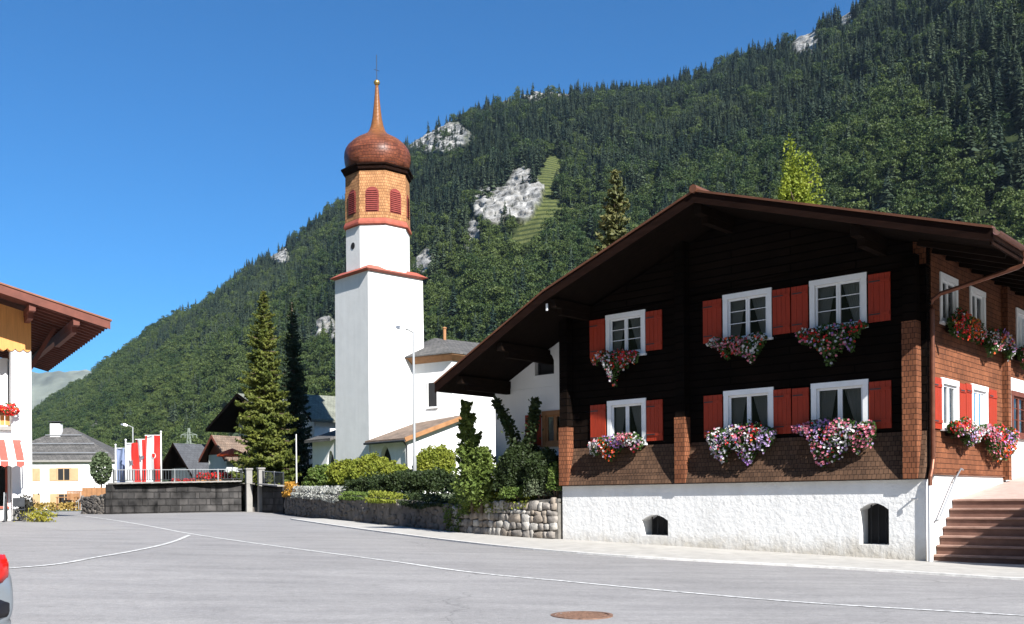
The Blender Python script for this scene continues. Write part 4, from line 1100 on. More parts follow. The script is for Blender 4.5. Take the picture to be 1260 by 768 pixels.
mb = MB(LF); mb.box(-4.4, -.72, LBZ + .2, LBZ + 2.9, -2.0, -1.9); mb.box(-.76, -.72, LBZ + .2, LBZ + 2.9, -1.89, -.56); mb.box(-4.4, -.765, LBZ + 2.62, LBZ + 2.9, -1.89, -.56); mb.box(-4.4, -.765, LBZ + .2, LBZ + .5, -1.89, -.56); mb.build('interior', 'dark_in', pn)
mb = MB(LF); mb.box(-4.0, -.75, LBZ + .46, LBZ + .548, -.41, -.30); mb.box(-.87, -.802, LBZ + .55, LBZ + 2.6, -.5, -.38); mb.build('frame', 'red_trim', pn)
mb = MB(LF); mb.box(-12, -.70, LBZ + 3.41, LBZ + 3.56, -.98, .12); mb.build('balcony_slab', 'concrete', lb)
for k in range(3):
    mb = MB(LF); a = -.75 - k * 2.5
    n = 14
    for q in range(n): mb.box(a - 2.4 + q * 2.4 / n + .01, a - 2.4 + (q + 1) * 2.4 / n - .01, LBZ + 3.6, LBZ + 4.25, .02, .055)
    mb.box(a - 2.45, a, LBZ + 4.251, LBZ + 4.31, -.02, .10); mb.build('balcony_panel', 'orange_wood', lb)
# gable boards with scalloped lower edge
ZG = 7.45
mb = MB(LF); n = 44; ub = -12.0
def lroof(x): return 9.5 - .265 * (x + 1.27)
low = []
for q in range(n * 4 + 1):
    u = ub + (0 - ub) * q / (n * 4); low.append((u, ZG + .02 - .10 * abs(math.sin(q * math.pi / 4)) - .02))
mb.extr(low + [(0, lroof(0) - .34), (-6, lroof(-6) - .34), (-12, lroof(0) - .34)], -.3, .06); mb.build('gable_boards', 'orange_wood', lb)
mb = MB()
RX0, RX1, RY0, RY1 = -6.0, 2.5, -1.7, 13.5
mb.prism([(RX0, RY0, lroof(RX0)), (RX1, RY0, lroof(RX1)), (RX1, RY0, lroof(RX1) - .12), (RX0, RY0, lroof(RX0) - .12)], [(RX0, RY1, lroof(RX0)), (RX1, RY1, lroof(RX1)), (RX1, RY1, lroof(RX1) - .12), (RX0, RY1, lroof(RX0) - .12)])
mb.prism([(-14.5, RY0, lroof(RX1)), (RX0 - .01, RY0, lroof(RX0)), (RX0 - .01, RY0, lroof(RX0) - .12), (-14.5, RY0, lroof(RX1) - .12)], [(-14.5, RY1, lroof(RX1)), (RX0 - .01, RY1, lroof(RX0)), (RX0 - .01, RY1, lroof(RX0) - .12), (-14.5, RY1, lroof(RX1) - .12)])
lr = mb.build('roof', 'brown_wood', lb)
mb = MB(); y = RY0
mb.prism([(RX0, y - .05, lroof(RX0) + .02), (RX1 + .03, y - .05, lroof(RX1) + .02), (RX1 + .03, y - .05, lroof(RX1) - .30), (RX0, y - .05, lroof(RX0) - .30)], [(RX0, y - .003, lroof(RX0) + .02), (RX1 + .03, y - .003, lroof(RX1) + .02), (RX1 + .03, y - .003, lroof(RX1) - .30), (RX0, y - .003, lroof(RX0) - .30)])
mb.build('bargeboard', 'brown_wood', lr)
mb = MB(); mb.prism([(RX0, y - .09, lroof(RX0) + .08), (RX1 + .08, y - .09, lroof(RX1) + .06), (RX1 + .08, y - .09, lroof(RX1) + .003), (RX0, y - .09, lroof(RX0) + .021)], [(RX0, RY1, lroof(RX0) + .08), (RX1 + .08, RY1, lroof(RX1) + .06), (RX1 + .08, RY1, lroof(RX1) + .003), (RX0, RY1, lroof(RX0) + .003)]); mb.build('roofing', 'roof_edge', lr)
MAT['soffit'] = plain('dark_soffit_boards', (.055, .022, .015), .7, .3, 3, .2)
mb = MB()
for k in range(26):
    y = RY0 + .25 + k * .58; mb.beam((-.0, y, lroof(0) - .20), (RX1 - .02, y, lroof(RX1) - .20), .10, .15)
mb.build('rafter', 'brown_wood', lr)
for x, dz in ((-.15, 0), (1.35, 0), (-6, 0)):
    mb = MB(); zz = lroof(x) - .40; mb.box(x - .11, x + .11, RY0 + .06, 12 if x > 0 else .5, zz - .14, zz + .10)
    mb.box(x - .09, x + .09, RY0 + .5, .0 if x < 0 else 3, zz - .36, zz - .141); mb.build('purlin', 'brown_wood', lr)
mb = MB(); mb.beam((.03, .9, 6.75), (.95, .9, lroof(.95) - .42), .14, .15); mb.build('brace', 'brown_wood', lr)
# striped awning
aw = empty('awning', (LB.x, LB.y, 0), R(33), 'red and white striped awning over the shop window', 'awning')
mb = MB(LF); n = 22; u0, u1 = -6.2, -.42
for q in range(n):
    mb.mi = q % 2; a = u0 + (u1 - u0) * q / n; b = u0 + (u1 - u0) * (q + 1) / n
    A = [(LBZ + 3.12, .0), (LBZ + 2.72, .62), (LBZ + 2.20, 1.30)]
    for (v0, w0), (v1, w1) in zip(A[:-1], A[1:]): mb.face([(a, v0, w0), (b, v0, w0), (b, v1, w1), (a, v1, w1)])
    for r_ in range(4):
        x0 = a + (b - a) * r_ / 4; x1 = a + (b - a) * (r_ + 1) / 4; d0 = .22 - .06 * abs(math.cos(r_ * math.pi / 4)); d1 = .22 - .06 * abs(math.cos((r_ + 1) * math.pi / 4))
        mb.face([(x0, LBZ + 2.20, 1.301), (x1, LBZ + 2.20, 1.301), (x1, LBZ + 2.20 - d1, 1.301), (x0, LBZ + 2.20 - d0, 1.301)])
mb.build('cloth', ['awning_white', 'awning_red'], aw)
mb = MB(LF); mb.box(u0, u1 + .02, LBZ + 2.17, LBZ + 2.23, 1.25, 1.295); mb.beam((u1 + .05, LBZ + 2.9, .03), (u1 + .05, LBZ + 2.22, 1.28), .05, .05); mb.box(u0, u1 + .05, LBZ + 3.05, LBZ + 3.2, -.01, .10); mb.build('awning_frame', 'white_paint', aw)
flower_box(Matrix.Translation((LB.x, LB.y, 0)) @ Matrix.Rotation(R(33), 4, 'Z') @ Vector((-1.55, -.02, LBZ + 4.15)), R(33), 2.2, .45, .42, (.1, .2, 8, 3, 0, 0, 0), 'flower box of scarlet geraniums on the balcony above the striped awning', 31, nl=900, nb=300, group=None, holder='lit_wood', bs=.09)
# planter, chalk board and chair in front of the shop
def lbp(x, y, z=None):
    p = Matrix.Translation((LB.x, LB.y, 0)) @ Matrix.Rotation(R(33), 4, 'Z') @ Vector((x, y, 0)); p.z = G(p.x, p.y) if z is None else z; return p
o = empty('sign_board', lbp(-1.05, -1.2), R(20), 'pale folding pavement sign in front of the shop', 'sign')
for s in (1, -1):
    mb = MB(); mb.beam((0, s * .02, 1.0), (0, s * .28, .02), .60, .025, (1, 0, 0)); mb.build('panel', 'grey_paint' if s == -1 else 'iron', o)
o = empty('cafe_chair', lbp(-.55, -.9), R(200), 'dark metal cafe chair beside the shop door', 'chair')
mb = MB(); mb.box(-.2, .2, -.2, .2, .43, .46); mb.build('seat', 'iron', o)
mb = MB(); mb.box(-.2, .2, .19, .22, .55, .88); mb.build('backrest', 'iron', o)
for x in (-.18, .18):
    for y in (-.18, .18): mb = MB(); mb.tube([(x, y, 0), (x, y, .43 if y < 0 else .88)], .014, 6); mb.build('leg', 'iron', o)
o = empty('potted_plant', lbp(-.30, -.55), 0, 'dark leafy potted plant against the white corner pillar', 'plant')
mb = MB(); mb.lathe([(.14, 0), (.19, .3), (.2, .32)], 14); mb.build('pot', 'concrete', o)
rg = np.random.default_rng(3); P = rg.normal(size=(420, 3)) * (.16, .16, .17) + (0, 0, .62)
MAT['leaf_dark'] = leafy('dark_purple_green_leaves', (.03, .035, .025), (.06, .05, .04), .2, 6)
V, Q = leaf_quads(P, .11, rg); np_mesh('foliage', V, Q, 'leaf_dark', o)

# ================================================================ generic houses further off
def gable_house(name, loc, rz, w, d, eave, ridge, wall, roofm, label, ov=.8, wins=(), chim=None, gable=None, base=0.0):
    """ridge runs along local y; gable end faces local -y"""
    o = empty(name, loc, rz, label, 'house')
    mb = MB(); mb.box(-w / 2, w / 2, 0, d, base, eave); wo = mb.build('wall', wall, o)
    s = (ridge - eave) / (w / 2)
    mb = MB(lambda u, v, w_: (u, -w_, v)); 
    for y in (0, d - .2):
        mb = MB(lambda u, v, w_: (u, -w_, v)); mb.extr([(-w / 2, eave + .001), (w / 2, eave + .001), (0, ridge - .02)], -y - .2, -y); mb.build('gable', gable or wall, o)
    mb = MB()
    for sg in (-1, 1):
        x0, x1 = 0.004 * sg, sg * (w / 2 + ov); z0, z1 = ridge + .25, ridge + .25 - s * (w / 2 + ov)
        mb.prism([(x0, -ov, z0), (x1, -ov, z1), (x1, -ov, z1 - .22), (x0, -ov, z0 - .22)], [(x0, d + ov, z0), (x1, d + ov, z1), (x1, d + ov, z1 - .22), (x0, d + ov, z0 - .22)])
    ro = mb.build('roof', roofm, o); mb = MB()
    for sg in (-1, 1):
        x0, x1 = 0.006 * sg, sg * (w / 2 + ov - .03); z0, z1 = ridge + .027, ridge + .027 - s * (w / 2 + ov - .03)
        mb.prism([(x0, -ov + .01, z0), (x1, -ov + .01, z1), (x1, -ov + .01, z1 - .05), (x0, -ov + .01, z0 - .05)], [(x0, d + ov - .01, z0), (x1, d + ov - .01, z1), (x1, d + ov - .01, z1 - .05), (x0, d + ov - .01, z0 - .05)])
    mb.build('soffit', 'beam', ro)
    mb = MB()
    for sg in (-1, 1):
        x0, x1 = 0.004 * sg, sg * (w / 2 + ov); z0, z1 = ridge + .27, ridge + .27 - s * (w / 2 + ov)
        mb.prism([(x0, -ov - .05, z0), (x1, -ov - .05, z1), (x1, -ov - .05, z1 - .3), (x0, -ov - .05, z0 - .3)], [(x0, -ov - .003, z0), (x1, -ov - .003, z1), (x1, -ov - .003, z1 - .3), (x0, -ov - .003, z0 - .3)])
    mb.build('bargeboard', 'beam' if roofm != 'tan_roof' else 'brown_wood', ro)
    for f, u, v, ww, hh in wins:                     # face: 'f' front gable, 'r' right side, 'l' left side
        M = {'f': lambda a, b, c: (a, -c, b), 'r': lambda a, b, c: (w / 2 + c, a, b), 'l': lambda a, b, c: (-w / 2 - c, d - a, b)}[f]
        mb = MB(M); mb.box(u - ww / 2 - .08, u + ww / 2 + .08, v - .08, v + hh + .08, -.05, .035); wn = mb.build('window', 'white_paint', o)
        mb = MB(M); mb.box(u - ww / 2, u - .03, v, v + hh, .0, .04); mb.box(u + .03, u + ww / 2, v, v + hh, .0, .04); mb.build('pane', 'dark_in', wn)
    if chim:
        mb = MB(); mb.box(chim[0] - .3, chim[0] + .3, chim[1] - .3, chim[1] + .3, ridge - 1, chim[2]); cm_ = mb.build('chimney', 'plaster_smooth', ro)
        mb = MB(); mb.box(chim[0] - .42, chim[0] + .42, chim[1] - .42, chim[1] + .42, chim[2] + .15, chim[2] + .25); mb.box(chim[0] - .25, chim[0] + .25, chim[1] - .25, chim[1] + .25, chim[2] + .001, chim[2] + .149); mb.build('chimney_cap', 'concrete', cm_)
    return o
# white farmhouse with a hipped roof
FY = 95
fh = empty('white_farmhouse', at(75, 626, FY).xy.to_3d() + Vector((0, 0, 0)), R(6), 'white farmhouse with grey hipped roof and tan window shutters beyond the shop house', 'house')
FW = 5.1; fe = 5.55
mb = MB(); mb.box(-6.6, FW, 0, 9, .5, fe); mb.build('wall', 'plaster_smooth', fh)
mb = MB(); e = [(-7.0, -.3), (FW + .4, -.3), (FW + .4, 9.4), (-7.0, 9.4)]
mb.prism([(x, y, fe - .05) for x, y in e], [(x, y, fe + .12) for x, y in e]); mb.build('eaves', 'concrete', fh)
T = [(x, y, fe + .125) for x, y in e]; ra, rb = (-1.0, 4.5, 9.1), (-.4, 4.5, 9.1)
mb = MB(); mb.face([T[0], T[1], rb, ra]); mb.face([T[1], T[2], rb]); mb.face([T[2], T[3], ra, rb]); mb.face([T[3], T[0], ra]); fr = mb.build('roof', 'grey_roof', fh)
for zz, k in ((6.2, .18), (7.2, .46), (8.1, .72)):
    mb = MB(); y = -.6 + 5.1 * k; x0 = -7.2 + 6.2 * k; x1 = FW + .6 - 6.1 * k
    mb.tube([(x0 + .3, y, fe + .2 + 3.5 * k), (x1 - .3, y, fe + .2 + 3.5 * k)], .05, 6)
    mb.build('snow_rail', 'steel', fr)
mb = MB(); mb.box(-2.0, -1.05, 3.1, 3.9, 7.6, 9.4); c_ = mb.build('chimney', 'plaster_smooth', fr)
mb = MB(); mb.box(-2.12, -.93, 3.0, 4.0, 9.55, 9.64); mb.box(-1.85, -1.2, 3.25, 3.75, 9.401, 9.549); mb.build('chimney_cap', 'iron', c_)
for x, z in ((.3, 3.75), (-3.2, 3.75), (.35, 1.3), (-3.2, 1.3)):
    M = lambda a, b, c: (a, -c, b)
    mb = MB(M); mb.box(x - .65, x + .65, z - .08, z + 1.2, -.04, .05); wn = mb.build('window', 'tan_paint', fh)
    mb = MB(M); mb.box(x - .52, x - .04, z + .02, z + 1.1, .0, .055); mb.box(x + .04, x + .52, z + .02, z + 1.1, .0, .055); mb.build('pane', 'dark_in', wn)
    for s in (-1, 1):
        mb = MB(M); mb.box(x + s * 1.0 - .33, x + s * 1.0 + .33, z - .05, z + 1.17, .002, .05); mb.build('shutter', 'tan_paint', wn)
# terrace things in front of it
TY = 80
def tz(px, py=632): p = at(px, py, TY); return Vector((p.x, TY, 1.0))
o = empty('terrace_hedge', tz(40), R(0), 'low yellow brown hedge strip in front of the white farmhouse', 'hedge')
rg = np.random.default_rng(8); P = rg.uniform((-1, -.35, .0), (3.6, .35, .62), (900, 3)); MAT['hedge_tan'] = leafy('yellow_brown_hedge_leaves', (.30, .20, .05), (.42, .30, .09), .3, 1.5)
V, Q = leaf_quads(P, .22, rg); np_mesh('foliage', V, Q, 'hedge_tan', o)
for k, (px, lb_) in enumerate(((79, 'honey coloured wooden garden chair nearest the shop house, on the farmhouse terrace'), (85, 'honey coloured wooden garden chair in the middle of the farmhouse terrace'), (92, 'honey coloured wooden garden chair nearest the terrace steps of the farmhouse'))):
    if k == 0: first = o = empty('garden_chair', tz(px) + Vector((0, .9, .35)), 0, lb_, 'chair', 'wooden chairs on the farmhouse terrace')
    if k == 0:
        mb = MB(); mb.box(-.3, .3, -.28, .28, .42, .48); mb.build('seat', 'lit_wood', o)
        mb = MB()
        for q in range(5): mb.box(-.28 + q * .12, -.2 + q * .12, .25, .29, .5, 1.15)
        mb.box(-.3, .3, .24, .3, 1.151, 1.22); mb.build('backrest', 'lit_wood', o)
        for x in (-.27, .27):
            for y in (-.25, .25): mb = MB(); mb.box(x - .03, x + .03, y - .03, y + .03, -.35, .42); mb.build('leg', 'lit_wood', o)
    else:
        c = first.copy(); c.location = tz(px) + Vector((0, .9 + .3 * k, .35)); c.rotation_euler.z = R(25 * (k - 1.4)); c['label'] = lb_; COL.objects.link(c)
        for chd in list(first.children):
            g = chd.copy(); g.parent = c; COL.objects.link(g)
o = empty('garden_table', tz(82) + Vector((0, .2, 0)), 0, 'wooden garden table between the chairs on the farmhouse terrace', 'table')
mb = MB(); mb.box(-.8, .8, -.4, .4, 1.02, 1.08); mb.build('tabletop', 'lit_wood', o)
for x in (-.7, .7):
    for y in (-.3, .3): mb = MB(); mb.box(x - .04, x + .04, y - .04, y + .04, 0, 1.019); mb.build('leg', 'lit_wood', o)
o = empty('terrace_fence', tz(103), R(0), 'pale slatted fence sloping down beside the farmhouse terrace steps', 'fence')
mb = MB()
for q in range(8): mb.beam((-.6 + q * .2, 0, .1), (-.6 + q * .2, 0, .6 + q * .17), .06, .04, (1, 0, 0))
mb.beam((-.7, 0, .55), (.9, 0, 1.85), .07, .07); mb.build('slats', 'grey_paint', o)
p = Vector((-24.4, 59, 0)); 
o = empty('planter', (-25.1, 60.5, 1.75), 0, 'orange brown wooden planter box holding a round clipped bush by the low wall', 'planter')
mb = MB()
for q in range(6): mb.box(-.9 + q * .3 + .01, -.6 + q * .3 - .01, -.3, .3, 0, .75)
mb.build('boards', 'lit_wood', o); mb = MB(); mb.box(-.88, .88, -.28, .28, .3, .7); mb.build('soil', 'dark_in', o)
o = empty('clipped_bush', (-24.95, 60.5, 2.45), 0, 'small round clipped green tree standing in the wooden planter', 'bush')
P = rg.normal(size=(1500, 3)); P /= np.linalg.norm(P, axis=1)[:, None]; P = P * rg.uniform(.6, 1, (1500, 1)) ** .5 * (.62, .62, 1.0) + (0, 0, 1.25)
MAT['leaf_bay'] = leafy('olive_green_leaves', (.07, .10, .05), (.12, .16, .08), .25, 3)
V, Q = leaf_quads(P, .2, rg); np_mesh('foliage', V, Q, 'leaf_bay', o)
mb = MB(); mb.tube([(0, 0, 0), (0, 0, 1.0)], .05, 6); mb.build('trunk', 'bark', o)
o = empty('yellow_shrub', at(46, 644, 37).xy.to_3d() + Vector((0, 0, .93)), 0, 'small yellow green shrub at the foot of the white corner pillar of the shop house', 'shrub')
P = rg.normal(size=(700, 3)) * (.26, .2, .14) + (.1, 0, .15); P = P[P[:, 2] > -.02]; MAT['leaf_yellow'] = leafy('yellow_green_leaves', (.22, .22, .03), (.38, .34, .06), .35, 5)
V, Q = leaf_quads(P, .10, rg); np_mesh('foliage', V, Q, 'leaf_yellow', o)

gable_house('dark_roofed_house', at(227, 600, 100).xy.to_3d(), R(-42), 4.8, 8.0, 5.0, 7.2, 'plaster_grey', 'dark_roof', 'small house with dark brown gable and smooth anthracite roof behind the railing', ov=1.2, gable='logwood', wins=(('f', -1.2, 2.5, 1, 1.2), ('f', 1.0, 2.5, 1, 1.2), ('r', 2, 3.0, 1, 1.2), ('r', 4.4, 3, 1, 1.2)))
gable_house('shingle_roofed_house', at(268, 600, 88).xy.to_3d(), R(-38), 2.6, 5.5, 5.75, 7.2, 'plaster_grey', 'tan_roof', 'narrow house with red brown gable and weathered shingle roof behind the orange parasol', ov=.6, gable='brown_wood', wins=(('f', -.6, 3.4, .7, 1.0), ('f', .6, 3.4, .7, 1.0), ('r', 2.4, 3, 1, 1.2)))
big = gable_house('grand_chalet', at(322, 600, 96).xy.to_3d(), R(-50), 10.0, 15, 9.6, 11.6, 'plaster_grey', 'green_roof', 'large chalet with dark gable and grey green shingle roof behind the two spruces', ov=2.4, gable='logwood',
                  wins=(('f', -1.8, 6.6, 1.0, 1.4), ('f', 1.8, 6.6, 1, 1.4), ('f', -1.8, 3.6, 1.0, 1.4), ('f', 1.8, 3.6, 1.0, 1.4), ('r', 3, 4.6, 1.1, 1.4), ('r', 6, 4.6, 1.1, 1.4)), chim=(-.8, 11, 13.2))
# hipped wing of the large chalet in front of the church tower
gable_house('green_roofed_house', at(368, 600, 87).xy.to_3d(), R(-50), 5.6, 7, 8.7, 10.7, 'plaster_smooth', 'green_roof', 'pale house with grey green roof squeezed between the dark spruce and the church tower', ov=.6,
            wins=(('f', -1.4, 4.6, 1.0, 1.4), ('f', 1.4, 4.6, 1, 1.4), ('f', -1.4, 1.8, 1, 1.4)), chim=(.9, 4, 11.5))
o = empty('sun_parasol', at(286, 600, 82).xy.to_3d() + Vector((0, 0, 3.0)), 0, 'wide orange red parasol in front of the shingle roofed house', 'parasol')
mb = MB(); mb.lathe([(.03, 0), (.03, 3.0)], 8); mb.build('pole', 'white_paint', o)
mb = MB(); mb.lathe([(1.25, 2.30), (1.24, 2.42), (.6, 2.75), (.05, 2.95)], 12); mb.build('canopy', 'parasol', o)
for px, Y, w, lb_ in ((262, 80, 1.3, 'low red geranium bed behind the railing, left of the orange parasol'), (282, 79, 1.1, 'low red geranium bed behind the railing, directly below the orange parasol'), (230, 96, 1.4, 'faded red flower bed below the white wall of the dark roofed house')):
    o = empty('geranium_bed', at(px, 600, Y).xy.to_3d() + Vector((0, 0, 3.3 if Y < 95 else 3.2)), 0, lb_, 'flower bed', 'geranium beds behind the railing')
    mb = MB(); mb.box(-w, w, -.2, .2, -1.2, .05); mb.build('trough', 'lit_wood', o)
    P = rg.uniform((-w, -.3, .0), (w, .3, .5), (420, 3)); V, Q = leaf_quads(P, .16, rg); np_mesh('foliage', V, Q, 'leaf_geranium', o)
    P = rg.uniform((-w, -.36, .1), (w, .1, .62), (420, 3)); V, Q = leaf_quads(P, .17, rg); np_mesh('blossoms', V, Q, 'petal_red', o)
# thin white mast and low fence left of the church
o = empty('white_mast', at(365, 600, 62).xy.to_3d() + Vector((0, 0, 2.3)), 0, 'thin white mast beside the church, in front of the dark spruce', 'mast')
mb = MB(); mb.lathe([(.04, 0), (.03, 3.4), (.015, 3.45)], 8); mb.build('pole', 'white_paint', o); mb = MB(); mb.box(-.12, .12, -.12, .12, 0, .12); mb.build('base', 'concrete', o)
MAT['pylon'] = plain('weathered_green_grey_steel', (.20, .23, .20), .6, .1, 3)
# lattice power pylon far behind
o = empty('power_pylon', at(233, 600, 330).xy.to_3d() + Vector((0, 0, .5)), R(0), 'grey lattice power pylon rising in front of the forest beyond the dark roofed house', 'pylon')
mb = MB(); hgt = 25.5
def leg(k, z): w = 1.6 * (1 - z / hgt) + .22; return ((w, w), (-w, w), (-w, -w), (w, -w))[k] + (z,)
for k in range(4): mb.beam(leg(k, 0), leg(k, hgt), .14, .14)
for q in range(13):
    z0, z1 = hgt * q / 13, hgt * (q + 1) / 13
    for k in range(4): mb.beam(leg(k, z0), leg((k + 1) % 4, z1), .08, .08); mb.beam(leg((k + 1) % 4, z0), leg(k, z1), .08, .08)
mb.build('lattice', 'pylon', o)
for z, w in ((23.3, 2.6), (19.8, 3.7)):
    mb = MB(); mb.beam((-w, 0, z), (w, 0, z), .18, .18); mb.beam((-w, 0, z), (0, 0, z + .9), .13, .13); mb.beam((w, 0, z), (0, 0, z + .9), .13, .13)
    for x in (-w, w, -w * .5, w * .5): mb.beam((x, 0, z), (x, 0, z - 1.0), .16, .16)
    mb.build('crossarm', 'pylon', o)

# ================================================================ parked car at the left edge (only its rear corner shows)
CARP = Vector((-5.15, 8.86, G(-5.2, 8.9)))
car = empty('parked_car', CARP, R(150), 'silver blue hatchback at the left edge, only its rear corner with red tail lamp showing', 'car')
# local x: forwards along the car to the left in the photo is away; local frame: x = forward, y = left, rear bumper at x = 0, right side at y = -.86
sec = [(0.00, .74, .30, .62, .70, .60), (.05, .80, .28, .78, .86, .64), (.14, .835, .26, .92, 1.06, .66), (.30, .85, .24, .98, 1.38, .62), (.60, .86, .22, 1.0, 1.46, .60), (1.4, .87, .20, .98, 1.50, .60), (2.3, .87, .20, .95, 1.46, .58), (2.9, .87, .2, .93, 1.12, .62), (3.3, .85, .22, .90, .96, .66), (3.8, .80, .25, .78, .82, .60), (3.98, .66, .32, .60, .64, .5)]
V = []; Fq = []
def ringc(x, hw_, zb_, zs_, zt_, tw_):
    pts = [(-hw_ * .82, zb_), (-hw_ * .97, zb_ + .12), (-hw_, (zb_ + zs_) / 2), (-hw_ * .985, zs_ - .06), (-hw_ * .95, zs_), (-tw_, zt_ - .03), (-tw_ * .7, zt_), (tw_ * .7, zt_), (tw_, zt_ - .03), (hw_ * .95, zs_), (hw_ * .985, zs_ - .06), (hw_, (zb_ + zs_) / 2), (hw_ * .97, zb_ + .12), (hw_ * .82, zb_)]
    return [(x, y, z) for y, z in pts]
mb = MB(); rings = [[mb.vt(p) for p in ringc(*s)] for s in sec]
for q, (a, b) in enumerate(zip(rings[:-1], rings[1:])):
    n = len(a)
    for k in range(n):
        mb.mi = 1 if (k in (4, 8) and 3 <= q <= 6) else 0
        mb.fi((a[k], a[(k + 1) % n], b[(k + 1) % n], b[k]))
mb.mi = 0; mb.fi(rings[0][::-1]); mb.fi(rings[-1])
body = mb.build('body', ['silver', 'black_plastic'], car, smooth=True)
ms = body.modifiers.new('round', 'SUBSURF'); ms.levels = 2; ms.render_levels = 2
def corner_panel(name, prof, z0, z1, matn, side=1, mid=.012):
    """panel that wraps a rear corner; prof = plan points from the tail to the side"""
    mb = MB(); c = []
    for (x, y) in prof:
        l = math.hypot(x - .7, y + .1); dx, dy = (x - .7) / l, (y + .1) / l
        c.append([mb.vt((x + dx * o_, (y + dy * o_) * side, z)) for o_, z in ((0, z0), (mid, z0 + (z1 - z0) * .3), (mid, z0 + (z1 - z0) * .7), (-.02, z1), (-.12, z1), (-.12, z0))])
    for a, b in zip(c[:-1], c[1:]):
        for k in range(6): mb.fi((a[k], a[(k + 1) % 6], b[(k + 1) % 6], b[k]))
    mb.fi(c[0]); mb.fi(c[-1][::-1]); return mb.build(name, matn, car, smooth=True)
MAT['lamp_red'] = plain('red_lamp_plastic', (.55, .012, .008), .12, .1, 9, spec=.7)
for sd in (1, -1):
    corner_panel('tail_lamp', [(.0, -.50), (.02, -.64), (.07, -.74), (.16, -.80), (.34, -.835)], .75, 1.01, 'lamp_red', sd)
    corner_panel('bumper_strip', [(-.05, -.30), (-.03, -.55), (.03, -.72), (.12, -.81), (.30, -.855), (.55, -.865)], .42, .60, 'black_plastic', sd)
corner_panel('bumper', [(-.045, -.30), (-.02, -.55), (.04, -.71), (.13, -.80), (.30, -.845), (.55, -.86)], .26, .418, 'silver', 1)
mb = MB(); mb.prism([(.10, -.52, 1.02), (.10, .52, 1.02), (.27, .48, 1.36), (.27, -.48, 1.36)], [(.16, -.52, 1.02), (.16, .52, 1.02), (.33, .48, 1.36), (.33, -.48, 1.36)]); mb.build('rear_window', 'black_plastic', car)
for x in (.75, 3.15):
    for y in (-.80, .80):
        ax = lambda u, v, w, x=x, y=y: (x + u, y + w, .31 + v)
        wh = bpy.data.objects.new('wheel', None); link(wh, car)
        mb = MB(ax); mb.lathe([(.19, -.09), (.29, -.10), (.31, -.07), (.31, .07), (.29, .10), (.19, .09)], 24); mb.build('tyre', 'rubber', wh, smooth=True)
        mb = MB(ax); mb.lathe([(.185, -.085), (.05, -.06), (.05, .06), (.185, .085)], 10); mb.build('rim', 'steel', wh)
# ================================================================ near vegetation
MAT['spruce'] = leafy('spruce_needles', (.07, .095, .017), (.145, .16, .03), .25, .8)
MAT['spruce_shaded'] = leafy('shaded_spruce_needles', (.02, .035, .018), (.035, .055, .024), .15, .8)  # needle colour darkened to carry the shade of the church tower
def spruce(name, loc, h, r, label, matn='spruce', seed=1, droop=.35, dens_=1.0, leafs=.30, group=None, gap=.0):
    rg = np.random.default_rng(seed)
    o = empty(name, loc, rg.uniform(0, 6), label, 'tree', group)
    mb = MB(); mb.tube([(0, 0, -.5), (.03, .02, h * .35), (0, .05, h * .7), (0, 0, h * .99)], h * .017, 8, h * .003); mb.build('trunk', 'bark', o, smooth=True)
    P = []; S = []; N = []
    lim = MB(); z = h * .05
    while z < h * .985:
        f = z / h; L = r * (1 - f) ** .78 * (.75 + .45 * rg.random()) + .08
        nb = int((9 if f < .8 else 6) * dens_)
        for q in range(nb):
            if rg.random() < gap: continue
            a = rg.uniform(0, 2 * math.pi); l = L * rg.uniform(.65, 1.15)
            dirx, diry = math.cos(a), math.sin(a); up0 = .25 - droop * (1.4 if f < .7 else .4)
            n = max(4, int(l * 13 * dens_))
            t = np.linspace(.12, 1, n); zz = z + l * (up0 * t + .22 * t ** 3)
            wd = l * .26 * np.sin(np.clip(t, 0, 1) * math.pi * .92) + .04
            for k in range(3):
                sd = rg.uniform(-1, 1, n) * wd
                P.append(np.stack([dirx * l * t - diry * sd, diry * l * t + dirx * sd, zz - np.abs(sd) * .35 - rg.uniform(0, .16, n) * l * .5], 1)); S.append(np.full(n, leafs) * (.7 + .5 * (1 - f)))
            if q % 3 == 0: lim.beam((0, 0, z), (dirx * l * .8, diry * l * .8, z + l * (up0 * .8 + .1)), .05, .05)
        z += h * .017 * (1.25 - .5 * f)
    lim.build('branch', 'bark', o)
    P = np.concatenate(P); S = np.concatenate(S)
    Nn = np.stack([P[:, 0], P[:, 1], np.full(len(P), .9)], 1); Nn /= np.linalg.norm(Nn, axis=1)[:, None]
    V, Q = leaf_quads(P, S, rg, .45, Nn, aspect=.75)
    np_mesh('crown', V, Q, matn, o); return o
spruce('spruce_tree', (-18.6, 75.0, 2.2), 15.4, 2.75, 'tall sunlit yellow green spruce with drooping branches left of the church', 'spruce', 4, .36, 1.5, .25)
spruce('spruce_tree', (-18.0, 82.0, 2.2), 15.9, 2.0, 'slender nearly black spruce standing in the shade of the church tower', 'spruce_shaded', 5, .3, 1.4, .25)
MAT['spruce_olive'] = leafy('olive_spruce_needles', (.075, .09, .03), (.15, .14, .05), .2, .6)
p = at(757, 205, 62); spruce('spruce_tree', (p.x, 62, 1.0), p.z - 1.0, 3.4, 'olive green cone laden spruce rising behind the left slope of the chalet roof', 'spruce_olive', 6, .30, 1.2, .40, None, .06)

